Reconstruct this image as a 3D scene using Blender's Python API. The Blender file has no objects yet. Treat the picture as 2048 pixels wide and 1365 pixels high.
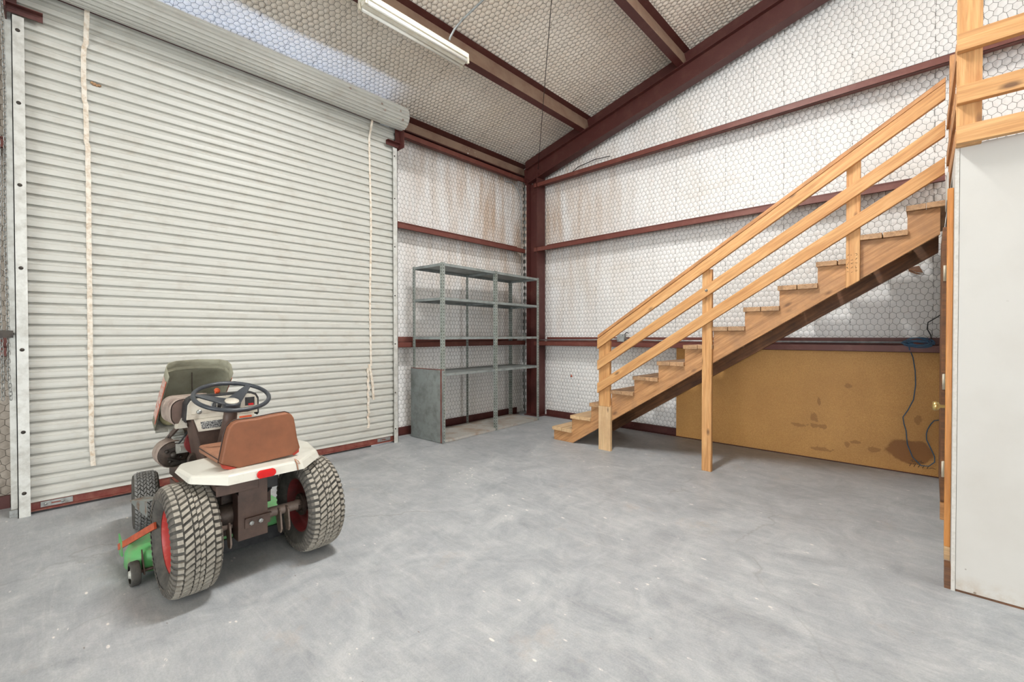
import bpy, bmesh, math, random
from mathutils import Vector, Matrix
R = math.radians
random.seed(7)
scene = bpy.context.scene
col = scene.collection

# ------------------------------------------------------------------ camera
cam_d = bpy.data.cameras.new('camera'); cam = bpy.data.objects.new('camera', cam_d); col.objects.link(cam)
cam_d.sensor_width = 36.0; cam_d.lens = 883.41 / 2048 * 36.0
cam_d.clip_start = 0.05; cam_d.clip_end = 200
YAW, PITCH, ROLL = -0.758832, -0.0118193, -0.0010273
cy, sy, cp, sp = math.cos(YAW), math.sin(YAW), math.cos(PITCH), math.sin(PITCH)
fw = Vector((sy * cp, cy * cp, sp)); rt = Vector((cy, -sy, 0)); up = rt.cross(fw)
rt2 = rt * math.cos(ROLL) + up * math.sin(ROLL); up2 = up * math.cos(ROLL) - rt * math.sin(ROLL)
M = Matrix(((rt2.x, up2.x, -fw.x, 0), (rt2.y, up2.y, -fw.y, 0), (rt2.z, up2.z, -fw.z, 1.30), (0, 0, 0, 1)))
cam.matrix_world = M
scene.camera = cam

# ------------------------------------------------------------------ world, lamps, exposure
world = bpy.data.worlds.new('sky'); scene.world = world; world.use_nodes = True
bg = world.node_tree.nodes['Background']
bg.inputs['Color'].default_value = (0.88, 0.95, 1.0, 1); bg.inputs['Strength'].default_value = 1.9
scene.view_settings.view_transform = 'Standard'; scene.view_settings.look = 'None'
scene.view_settings.gamma = 1.0; scene.view_settings.use_curve_mapping = False
scene.view_settings.exposure = 0.07

def lamp(name, loc, target, sx, syy, power, colr, spread=180):
    d = bpy.data.lights.new(name, 'AREA'); d.shape = 'RECTANGLE'; d.size = sx; d.size_y = syy
    d.energy = power; d.color = colr; d.spread = R(spread)
    o = bpy.data.objects.new(name, d); col.objects.link(o)
    o.location = loc
    o.rotation_euler = (Vector(target) - Vector(loc)).to_track_quat('-Z', 'Y').to_euler()
    return o
# strip lamps of the hall (under the ridge, outside the frame), unseen fill lights added behind the camera and for the ceiling, daylight at the roll-up door's head
lamp('hall_strip_lamp', (3.0, 0.2, 5.75), (3.0, 0.2, 0), 2.4, 0.3, 16, (0.94, 0.97, 1.0))
lamp('stair_strip_lamp', (-1.6, 2.0, 4.85), (-1.6, 2.0, 0), 0.25, 1.2, 140, (0.96, 0.985, 1.0))
lamp('stair_ceiling_fill', (-1.6, 2.0, 4.70), (-1.6, 2.0, 9), 0.25, 1.2, 270, (0.96, 0.985, 1.0))  # upward light added over the strip lamp to brighten the ceiling
lamp('rear_fill_light', (1.5, -9.5, 2.1), (0.0, 3.0, 1.6), 5.4, 4.2, 300, (0.95, 0.98, 1.0))  # unseen fill added behind the camera, as if from an open door
lamp('far_side_fill_light', (12.4, 0.0, 2.1), (-1.5, 1.5, 1.8), 6.0, 4.2, 500, (0.96, 0.985, 1.0))  # unseen fill added at the hall's far side to lift the door wall
lamp('low_ceiling_fill', (1.5, -9.4, 0.3), (-2.5, 3.0, 4.4), 5.4, 2.0, 380, (0.96, 0.985, 1.0))  # unseen low light added to brighten the ceiling
lamp('door_head_daylight', (-5.3, 1.4, 2.6), (-4.80, 1.4, 4.25), 3.0, 0.2, 12, (0.45, 0.62, 1.0), 100)

# ------------------------------------------------------------------ materials
def srgb(r, g, b):
    f = lambda c: (c / 255 / 12.92) if c / 255 <= 0.04045 else ((c / 255 + 0.055) / 1.055) ** 2.4
    return (f(r), f(g), f(b), 1)

class NT:
    def __init__(s, name):
        s.m = bpy.data.materials.new(name); s.m.use_nodes = True
        s.t = s.m.node_tree; s.b = s.t.nodes['Principled BSDF']; s.co = s.t.nodes.new('ShaderNodeTexCoord')
        s.vec = s.co.outputs['Object']
    def n(s, typ, **kw):
        nd = s.t.nodes.new(typ)
        for k, v in kw.items():
            if k in nd.inputs: 
                s.set(nd.inputs[k], v)
            else: setattr(nd, k, v)
        return nd
    def set(s, inp, v):
        if isinstance(v, bpy.types.NodeSocket): s.t.links.new(v, inp)
        else: inp.default_value = v
    def mapping(s, scale=(1, 1, 1), rot=(0, 0, 0), loc=(0, 0, 0), rnd=False):
        mp = s.n('ShaderNodeMapping'); s.t.links.new(s.vec, mp.inputs['Vector'])
        mp.inputs['Scale'].default_value = scale; mp.inputs['Rotation'].default_value = rot; mp.inputs['Location'].default_value = loc
        if rnd:
            oi = s.n('ShaderNodeObjectInfo'); mu = s.n('ShaderNodeVectorMath', operation='SCALE')
            cb = s.n('ShaderNodeCombineXYZ')
            for i in range(3): s.t.links.new(oi.outputs['Random'], cb.inputs[i])
            s.t.links.new(cb.outputs[0], mu.inputs[0]); mu.inputs['Scale'].default_value = 37.0
            s.t.links.new(mu.outputs[0], mp.inputs['Location'])
        return mp.outputs[0]
    def noise(s, vec, scale, detail=5, rough=0.55, dist=0.0):
        nd = s.n('ShaderNodeTexNoise'); s.t.links.new(vec, nd.inputs['Vector'])
        nd.inputs['Scale'].default_value = scale; nd.inputs['Detail'].default_value = detail
        nd.inputs['Roughness'].default_value = rough; nd.inputs['Distortion'].default_value = dist
        return nd.outputs['Fac']
    def ramp(s, fac, stops):
        nd = s.n('ShaderNodeValToRGB'); s.t.links.new(fac, nd.inputs['Fac'])
        e = nd.color_ramp.elements
        while len(e) < len(stops): e.new(0.5)
        for el, (p, c) in zip(e, stops):
            el.position = p; el.color = c if len(c) == 4 else (*c, 1)
        return nd.outputs['Color']
    def mix(s, fac, a, b, mode='MIX'):
        nd = s.n('ShaderNodeMix', data_type='RGBA', blend_type=mode)
        s.set(nd.inputs[0], fac); s.set(nd.inputs[6], a); s.set(nd.inputs[7], b)
        return nd.outputs[2]
    def math(s, op, a, b=0.0, clamp=False):
        nd = s.n('ShaderNodeMath', operation=op, use_clamp=clamp); s.set(nd.inputs[0], a); s.set(nd.inputs[1], b)
        return nd.outputs[0]
    def sep(s, vec=None):
        nd = s.n('ShaderNodeSeparateXYZ'); s.t.links.new(vec or s.vec, nd.inputs[0]); return nd.outputs
    def bump(s, h, strength=0.2, dist=0.01):
        nd = s.n('ShaderNodeBump'); s.t.links.new(h, nd.inputs['Height'])
        nd.inputs['Strength'].default_value = strength; nd.inputs['Distance'].default_value = dist
        s.t.links.new(nd.outputs[0], s.b.inputs['Normal'])
    def done(s, colr, rough=0.5, metal=0.0):
        s.set(s.b.inputs['Base Color'], colr); s.set(s.b.inputs['Roughness'], rough); s.b.inputs['Metallic'].default_value = metal
        return s.m
K = (0, 0, 0, 1); W1 = (1, 1, 1, 1)

def paint(name, c, c2=None, rough=0.45, metal=0.0, scale=9, lo=0.42, hi=0.68, bump=0.0):
    """paint or plastic with wear or dust patches of a second colour"""
    t = NT(name); v = t.mapping(rnd=True)
    f = t.ramp(t.noise(v, scale, 8, 0.65), [(lo, K), (hi, W1)])
    colr = t.mix(f, c, c2 or c)
    if bump: t.bump(t.noise(v, scale * 12, 3), bump, 0.003)
    return t.done(colr, rough, metal)

def lumber(name, c1, c2, c3, dirt=None, knots=True, rough=0.6, slope=0.0):
    """sawn board, grain along local X"""
    t = NT(name)
    if slope: t.vec = t.mapping((1, 1, 1), (0, slope, 0))
    v = t.mapping((0.9, 14, 14), rnd=True)
    g = t.noise(v, 3.0, 6, 0.6, 0.6)
    v2 = t.mapping((6, 170, 170), rnd=True)
    fine = t.noise(v2, 1.0, 3)
    colr = t.ramp(g, [(0.30, c1), (0.52, c2), (0.75, c3)])
    colr = t.mix(0.35, colr, t.ramp(fine, [(0.3, (0.45, 0.45, 0.45)), (0.65, (1, 1, 1))]), 'MULTIPLY')
    if knots:
        vk = t.mapping((3.2, 0.4, 7.5), rnd=True)
        vo = t.n('ShaderNodeTexVoronoi'); t.t.links.new(vk, vo.inputs['Vector']); vo.inputs['Scale'].default_value = 1.0
        k = t.ramp(vo.outputs['Distance'], [(0.06, W1), (0.15, K)])
        colr = t.mix(t.math('MULTIPLY', k, 0.85), colr, srgb(88, 58, 38))
    if dirt:
        vd = t.mapping((1, 1, 1), rnd=True)
        d = t.ramp(t.noise(vd, 4.5, 8, 0.7), [(0.45, K), (0.72, W1)])
        colr = t.mix(t.math('MULTIPLY', d, 0.7), colr, dirt)
    t.bump(fine, 0.15, 0.003)
    return t.done(colr, rough)

M_ = {}
M_['slat'] = paint('door_sheet_paint', srgb(194, 193, 185), srgb(180, 175, 164), 0.42, 0, 6, 0.5, 0.8)
M_['guide'] = paint('guide_paint', srgb(208, 208, 202), srgb(176, 174, 166), 0.4, 0.15, 14)
M_['redbar'] = paint('red_oxide_bar', srgb(112, 48, 40), srgb(134, 84, 70), 0.55, 0, 14)
M_['red'] = paint('red_oxide_steel_lit', srgb(106, 56, 47), srgb(126, 82, 70), 0.5, 0, 7, 0.5, 0.8)  # paler copy of the primer, light on the girts put into its colour
M_['reddark'] = paint('red_oxide_steel_dark', srgb(78, 36, 32), srgb(94, 56, 48), 0.5, 0, 7, 0.5, 0.8)  # same primer, darker copy without the girts' added light
M_['dustweb'] = paint('dust_coated_steel', srgb(150, 124, 104), srgb(118, 84, 70), 0.6, 0, 5, 0.45, 0.8)
M_['zinc'] = paint('zinc_steel', srgb(166, 168, 166), srgb(128, 128, 122), 0.38, 0.6, 25)
M_['darkmetal'] = paint('dark_steel', srgb(70, 64, 58), srgb(40, 36, 33), 0.5, 0.4, 18)
M_['shelf'] = paint('grey_green_enamel', srgb(142, 148, 146), srgb(114, 118, 114), 0.45, 0.1, 11)
def m_board():
    t = NT('white_board_paint'); v = t.mapping()
    c = t.mix(t.ramp(t.noise(v, 3, 6), [(0.45, K), (0.8, W1)]), srgb(198, 195, 189), srgb(191, 187, 180))
    vo = t.n('ShaderNodeTexVoronoi'); t.t.links.new(v, vo.inputs['Vector']); vo.inputs['Scale'].default_value = 9.0
    c = t.mix(t.math('MULTIPLY', t.ramp(vo.outputs['Distance'], [(0.04, W1), (0.06, K)]), t.ramp(t.noise(v, 5, 3), [(0.52, K), (0.6, W1)])), c, srgb(120, 112, 104))
    z = t.sep(); d = t.math('MULTIPLY', t.ramp(z[2], [(0.0, W1), (0.09, K)]), t.ramp(t.noise(v, 14, 6, 0.7), [(0.4, K), (0.65, W1)]))
    c = t.mix(t.math('MULTIPLY', d, 0.6), c, srgb(168, 144, 116))
    t.bump(t.noise(v, 70, 4), 0.06, 0.003)
    return t.done(c, 0.6)
M_['white'] = m_board()
M_['whiteedge'] = paint('gypsum_edge', srgb(204, 200, 193), srgb(188, 183, 174), 0.8, 0, 60)
M_['pine'] = lumber('pine_lumber', srgb(180, 126, 74), srgb(208, 156, 100), srgb(226, 180, 126))
M_['pine2'] = lumber('weathered_pine', srgb(158, 106, 62), srgb(194, 140, 90), srgb(214, 164, 114), srgb(136, 98, 68))
M_['pinepale'] = lumber('pale_pine', srgb(196, 160, 118), srgb(216, 182, 138), srgb(228, 198, 156), srgb(178, 140, 104))
M_['pinedark'] = lumber('dark_stained_pine', srgb(82, 54, 34), srgb(122, 80, 48), srgb(150, 104, 66), srgb(60, 40, 26))
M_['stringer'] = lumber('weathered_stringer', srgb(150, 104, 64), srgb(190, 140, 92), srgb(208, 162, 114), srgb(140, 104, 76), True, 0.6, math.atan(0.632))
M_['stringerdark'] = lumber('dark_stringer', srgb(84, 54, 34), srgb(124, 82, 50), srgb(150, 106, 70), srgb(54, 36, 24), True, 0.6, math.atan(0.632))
M_['tread'] = lumber('worn_tread_lumber', srgb(150, 114, 80), srgb(184, 144, 104), srgb(202, 164, 124), srgb(126, 102, 82))
M_['orangewood'] = lumber('amber_finished_trim', srgb(190, 120, 56), srgb(212, 142, 70), srgb(226, 164, 92), None, False, 0.4)
M_['conduit'] = paint('conduit_steel', srgb(184, 188, 188), srgb(150, 154, 154), 0.35, 0.5, 20)
M_['blue'] = paint('blue_cable_jacket', srgb(54, 92, 124), srgb(70, 100, 122), 0.5)
M_['black'] = paint('black_rubber_plastic', srgb(38, 38, 40), srgb(58, 58, 58), 0.5, 0, 20)
M_['brass'] = paint('brass', srgb(214, 190, 128), srgb(186, 150, 84), 0.28, 0.8, 20)
M_['strap'] = paint('webbing_strap', srgb(226, 218, 204), srgb(192, 172, 148), 0.8, 0, 30)
M_['lampwhite'] = paint('lamp_enamel', srgb(236, 232, 218), srgb(222, 214, 194), 0.4, 0, 8)
M_['tube'] = paint('lamp_tube_glass', srgb(240, 238, 230), srgb(228, 224, 212), 0.25, 0, 3)
M_['socket'] = paint('lamp_socket', srgb(214, 206, 186), srgb(180, 170, 150), 0.5)
# tractor
M_['brown'] = paint('brown_tractor_paint', srgb(92, 72, 62), srgb(68, 52, 45), 0.5, 0, 12, 0.35, 0.7)
M_['bracket'] = paint('worn_brown_paint', srgb(140, 122, 110), srgb(100, 84, 74), 0.5, 0, 16)
M_['greasy'] = paint('greasy_iron', srgb(58, 48, 42), srgb(92, 78, 68), 0.55, 0.3, 16)
M_['cream'] = paint('cream_tractor_paint', srgb(204, 202, 191), srgb(176, 168, 150), 0.35, 0, 7, 0.55, 0.85)
M_['hoodin'] = paint('hood_underside_dust', srgb(152, 150, 130), srgb(120, 116, 98), 0.7, 0, 5, 0.4, 0.7)
M_['orange'] = paint('orange_stripe', srgb(206, 96, 66), srgb(196, 128, 104), 0.5, 0, 40)
M_['floral'] = paint('hood_side_decal', srgb(206, 196, 186), srgb(196, 126, 108), 0.5, 0, 45, 0.4, 0.6)
M_['vinyl'] = paint('brown_vinyl', srgb(140, 86, 56), srgb(118, 72, 46), 0.6, 0, 5, 0.35, 0.7, 0.1)
M_['cushion'] = paint('tan_vinyl', srgb(164, 116, 88), srgb(140, 96, 72), 0.6, 0, 8, 0.35, 0.7, 0.1)
M_['tornred'] = paint('torn_red_backing', srgb(176, 58, 40), srgb(140, 50, 36), 0.7, 0, 20)
M_['piping'] = paint('dark_piping', srgb(56, 42, 36), None, 0.5)
M_['rim'] = paint('red_rim_paint', srgb(180, 56, 50), srgb(196, 104, 88), 0.45, 0, 26, 0.55, 0.75)
M_['rimdark'] = paint('dark_red_rim_paint', srgb(132, 44, 44), srgb(104, 40, 40), 0.5, 0, 10)
M_['carcass'] = paint('tyre_rubber', srgb(64, 62, 58), srgb(96, 92, 84), 0.75, 0, 16, 0.4, 0.75)
M_['lug'] = paint('dusty_tread_rubber', srgb(162, 156, 144), srgb(126, 120, 110), 0.8, 0, 30, 0.35, 0.7)
M_['lugside'] = paint('black_shoulder_rubber', srgb(84, 80, 74), srgb(120, 114, 104), 0.8, 0, 20, 0.4, 0.75)
M_['lugfront'] = paint('dusty_front_tread', srgb(150, 150, 148), srgb(120, 118, 114), 0.8, 0, 30)
M_['green'] = paint('green_deck_paint', srgb(92, 166, 98), srgb(124, 136, 104), 0.45, 0, 13, 0.46, 0.68)
M_['redlens'] = paint('red_reflector_lens', srgb(214, 30, 30), srgb(190, 22, 24), 0.15)
M_['wheelblack'] = paint('steering_wheel_plastic', srgb(46, 50, 56), srgb(64, 68, 72), 0.38)
M_['panelwhite'] = paint('dash_panel_enamel', srgb(206, 200, 186), srgb(184, 176, 160), 0.45, 0, 12)
M_['labelgrey'] = None
M_['orangelever'] = paint('orange_lever', srgb(222, 94, 48), srgb(200, 84, 44), 0.45)
M_['rustbar'] = paint('orange_rust_bar', srgb(188, 84, 46), srgb(150, 66, 38), 0.5, 0, 20)
M_['greyplate'] = paint('grey_sheet_plate', srgb(132, 138, 134), srgb(120, 90, 66), 0.5, 0.3, 12, 0.5, 0.62)
M_['headlight'] = paint('headlight_bowl', srgb(208, 202, 160), srgb(140, 130, 98), 0.35, 0.2, 14)
M_['finmetal'] = paint('cast_aluminium', srgb(196, 196, 188), srgb(150, 148, 138), 0.5, 0.3, 20)
M_['tank'] = paint('dusty_brown_tank', srgb(166, 150, 138), srgb(122, 102, 92), 0.6, 0, 9)

def m_label():
    t = NT('printed_label'); v = t.mapping((160, 160, 160))
    vo = t.n('ShaderNodeTexVoronoi'); t.t.links.new(v, vo.inputs['Vector']); vo.inputs['Scale'].default_value = 1.6
    c = t.ramp(vo.outputs['Distance'], [(0.30, srgb(196, 196, 190)), (0.52, srgb(48, 50, 54))])
    return t.done(c, 0.5)
M_['labelgrey'] = m_label()

def m_insul():
    t = NT('white_vinyl_insulation'); v = t.co.outputs['Object']
    oi = t.n('ShaderNodeNewGeometry'); pos = oi.outputs['Position']
    st = t.noise(pos, 1.1, 6, 0.6, 0.5)
    sep = t.sep(pos)
    # water stains run down from the eave near the corner
    mp = t.n('ShaderNodeMapping'); t.t.links.new(pos, mp.inputs['Vector']); mp.inputs['Scale'].default_value = (5.5, 5.5, 0.8)
    streak = t.noise(mp.outputs[0], 1.0, 6, 0.6)
    near = t.n('ShaderNodeVectorMath', operation='DISTANCE'); t.t.links.new(pos, near.inputs[0]); near.inputs[1].default_value = (-5.0, 5.2, 3.5)
    nf = t.ramp(t.math('DIVIDE', near.outputs['Value'], 3.2), [(0.15, W1), (0.85, K)])
    f1 = t.math('MULTIPLY', t.ramp(streak, [(0.36, K), (0.62, W1)]), nf)
    f2 = t.math('MULTIPLY', t.ramp(st, [(0.56, K), (0.74, W1)]), 0.35)
    c = t.mix(t.math('MULTIPLY', f1, 0.75, True), srgb(243, 241, 238), srgb(190, 156, 122))
    c = t.mix(f2, c, srgb(216, 203, 186))
    return t.done(c, 0.5)
M_['insul'] = m_insul()
M_['insulroof'] = paint('roof_vinyl_insulation', srgb(240, 231, 218), srgb(230, 217, 199), 0.55, 0, 1.3, 0.4, 0.75)
M_['insulshade'] = paint('shaded_dirty_insulation', srgb(168, 158, 146), srgb(136, 126, 114), 0.6, 0, 4, 0.35, 0.7)  # dirty grey copy; shade left of the door put into its colour
M_['wire'] = paint('galvanised_hex_wire', srgb(102, 95, 87), srgb(84, 77, 70), 0.5, 0.3, 12)

def m_floor():
    t = NT('stained_concrete'); v = t.mapping()
    big = t.noise(v, 0.6, 9, 0.62, 0.8)
    mid = t.noise(t.mapping((1, 1, 1), (0, 0, 0.6)), 2.2, 10, 0.72, 1.6)
    trow = t.noise(t.mapping((1.0, 7.0, 1), (0, 0, 0.55)), 2.0, 9, 0.72, 1.8)
    scr = t.noise(t.mapping((3.0, 34.0, 1), (0, 0, 0.3)), 2.2, 8, 0.75, 0.6)
    fine = t.noise(v, 120, 4, 0.75)
    c = t.ramp(big, [(0.30, srgb(130, 135, 139)), (0.50, srgb(160, 164, 168)), (0.70, srgb(186, 189, 192))])
    c = t.mix(0.65, c, t.ramp(mid, [(0.30, srgb(106, 112, 118)), (0.50, srgb(161, 165, 169)), (0.70, srgb(202, 204, 204))]))
    c = t.mix(t.ramp(trow, [(0.52, K), (0.74, (0.45, 0.45, 0.45))]), c, srgb(210, 209, 206))
    c = t.mix(t.ramp(trow, [(0.26, (0.4, 0.4, 0.4)), (0.44, K)]), c, srgb(138, 142, 145))
    blo = t.noise(t.mapping((1, 1, 1), (0, 0, 0.2), (9, 4, 0)), 7.0, 9, 0.75, 0.8)
    c = t.mix(0.32, c, t.ramp(blo, [(0.30, srgb(150, 153, 155)), (0.50, srgb(182, 183, 183)), (0.68, srgb(210, 209, 206))]))
    c = t.mix(0.22, c, t.ramp(scr, [(0.32, (0.62, 0.63, 0.64)), (0.55, (1, 1, 1))]), 'MULTIPLY')
    c = t.mix(0.35, c, t.ramp(fine, [(0.3, (0.5, 0.5, 0.5)), (0.6, (1, 1, 1))]), 'MULTIPLY')
    rs = t.ramp(t.noise(t.mapping((1, 1, 1), (0, 0, 0), (5, 2, 0)), 1.9, 8, 0.72), [(0.60, K), (0.76, W1)])
    c = t.mix(t.math('MULTIPLY', rs, 0.45), c, srgb(180, 160, 140))
    # paint flecks, sparse and drawn out
    for (sc_, th, ms, rz, thr) in ((4.2, 0.05, (1, 2.6, 1), 0.4, 0.47), (9.0, 0.075, (1, 2.0, 1), -0.5, 0.545), (15.0, 0.09, (1, 1.5, 1), 0.9, 0.585)):
        vo = t.n('ShaderNodeTexVoronoi'); t.t.links.new(t.mapping(ms, (0, 0, rz)), vo.inputs['Vector']); vo.inputs['Scale'].default_value = sc_
        fl = t.math('MULTIPLY', t.ramp(vo.outputs['Distance'], [(th, W1), (th * 1.6, K)]), t.ramp(mid, [(thr, K), (thr + 0.05, W1)]))
        c = t.mix(fl, c, srgb(224, 219, 212))
    vo = t.n('ShaderNodeTexVoronoi'); t.t.links.new(t.mapping((1, 3.0, 1), (0, 0, 0.7), (3, 1, 0)), vo.inputs['Vector']); vo.inputs['Scale'].default_value = 5.0
    fl = t.math('MULTIPLY', t.ramp(vo.outputs['Distance'], [(0.03, W1), (0.05, K)]), t.ramp(trow, [(0.5, K), (0.55, W1)]))
    c = t.mix(t.math('MULTIPLY', fl, 0.7), c, srgb(112, 98, 84))
    # hairline cracks
    vc = t.n('ShaderNodeTexVoronoi', feature='DISTANCE_TO_EDGE'); wob = t.n('ShaderNodeVectorMath', operation='ADD')
    nn = t.n('ShaderNodeTexNoise'); t.t.links.new(v, nn.inputs['Vector']); nn.inputs['Scale'].default_value = 3; nn.inputs['Detail'].default_value = 6
    sc = t.n('ShaderNodeVectorMath', operation='SCALE'); t.t.links.new(nn.outputs['Color'], sc.inputs[0]); sc.inputs['Scale'].default_value = 0.35
    t.t.links.new(v, wob.inputs[0]); t.t.links.new(sc.outputs[0], wob.inputs[1]); t.t.links.new(wob.outputs[0], vc.inputs['Vector']); vc.inputs['Scale'].default_value = 0.42
    cr = t.math('MULTIPLY', t.ramp(vc.outputs['Distance'], [(0.0006, W1), (0.0018, K)]), t.ramp(big, [(0.50, K), (0.6, (0.45, 0.45, 0.45))]))
    c = t.mix(cr, c, srgb(126, 122, 116))
    t.bump(fine, 0.06, 0.003)
    return t.done(c, t.ramp(mid, [(0.35, (0.42,) * 3), (0.7, (0.62,) * 3)]))
M_['floor'] = m_floor()

def m_osb():
    t = NT('tan_particle_board'); v = t.mapping()
    fine = t.noise(v, 190, 4, 0.7); bigc = t.noise(v, 1.6, 5)
    c = t.ramp(fine, [(0.30, srgb(180, 128, 66)), (0.5, srgb(204, 152, 85)), (0.70, srgb(220, 174, 106))])
    c = t.mix(t.ramp(bigc, [(0.4, K), (0.7, (0.4, 0.4, 0.4))]), c, srgb(160, 112, 58))
    # water stain, low right (local coordinates: x along the board, z up)
    def blot(x, z, rx, rz, colr, c, wob=0.5, k=0.8):
        n1 = t.noise(v, 7.0 if rx > 0.15 else 18.0, 6, 0.7)
        mp = t.n('ShaderNodeMapping'); t.t.links.new(t.vec, mp.inputs['Vector'])
        mp.inputs['Location'].default_value = (-x / rx, 0, -z / rz); mp.inputs['Scale'].default_value = (1 / rx, 0, 1 / rz)
        ln = t.n('ShaderNodeVectorMath', operation='LENGTH'); t.t.links.new(mp.outputs[0], ln.inputs[0])
        d = t.math('ADD', ln.outputs['Value'], t.math('MULTIPLY', t.math('SUBTRACT', n1, 0.5), wob * 2))
        f = t.ramp(d, [(0.86, W1), (1.0, K)])
        return t.mix(t.math('MULTIPLY', f, k), c, colr)
    c = blot(1.03, 0.20, 0.19, 0.115, srgb(128, 78, 30), c, 0.4)
    for (x, z, rx, rz) in ((0.12, 0.33, 0.06, 0.025), (0.30, 0.34, 0.08, 0.022), (0.27, 0.43, 0.035, 0.05), (0.31, 0.60, 0.015, 0.05),
                           (0.62, 0.22, 0.04, 0.02), (0.76, 0.17, 0.05, 0.035), (0.33, 0.10, 0.10, 0.02), (0.55, 0.19, 0.02, 0.03), (1.08, 0.50, 0.03, 0.04), (0.55, 0.78, 0.03, 0.03)):
        c = blot(x, z, rx, rz, srgb(138, 92, 46), c, 1.5, 0.55)
    t.bump(fine, 0.12, 0.003)
    return t.done(c, 0.6)
M_['osb'] = m_osb()

def m_perf():
    """slotted steel angle: pairs of punched holes every 38 mm along local Z"""
    t = NT('slotted_angle_steel')
    s = t.sep(); v = t.mapping(rnd=True)
    fr = t.math('FRACT', t.math('DIVIDE', s[2], 0.0381))
    hole = t.ramp(fr, [(0.30, K), (0.33, W1), (0.66, W1), (0.69, K)])
    c = t.mix(t.ramp(t.noise(v, 12, 6), [(0.4, K), (0.7, W1)]), srgb(152, 158, 152), srgb(122, 128, 120))
    return t, hole, c
def perf_done():
    t, hole, c = m_perf()
    # local X is 0 in the middle of each flange strip: use generated UV-like attribute painted per vertex
    at = t.n('ShaderNodeAttribute', attribute_name='strip')
    mid = t.ramp(at.outputs['Fac'], [(0.34, K), (0.37, W1), (0.63, W1), (0.66, K)])
    c = t.mix(t.math('MULTIPLY', hole, mid), c, srgb(52, 52, 48))
    return t.done(c, 0.45, 0.1)
M_['perf'] = perf_done()

# ------------------------------------------------------------------ builders
OFF = {}
def tag(o, label=None, cat=None, group=None, kind=None):
    if label: o['label'] = label
    if cat: o['category'] = cat
    if group: o['group'] = group
    if kind: o['kind'] = kind
    return o
def thing(name, loc, label, cat, group=None, rz=0.0, kind=None):
    o = bpy.data.objects.new(name, None); col.objects.link(o); o.location = loc; o.rotation_euler = (0, 0, rz)
    o.empty_display_size = 0.1
    OFF[o] = Vector(loc) if rz == 0 else Vector((0, 0, 0))
    return tag(o, label, cat, group, kind)

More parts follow.
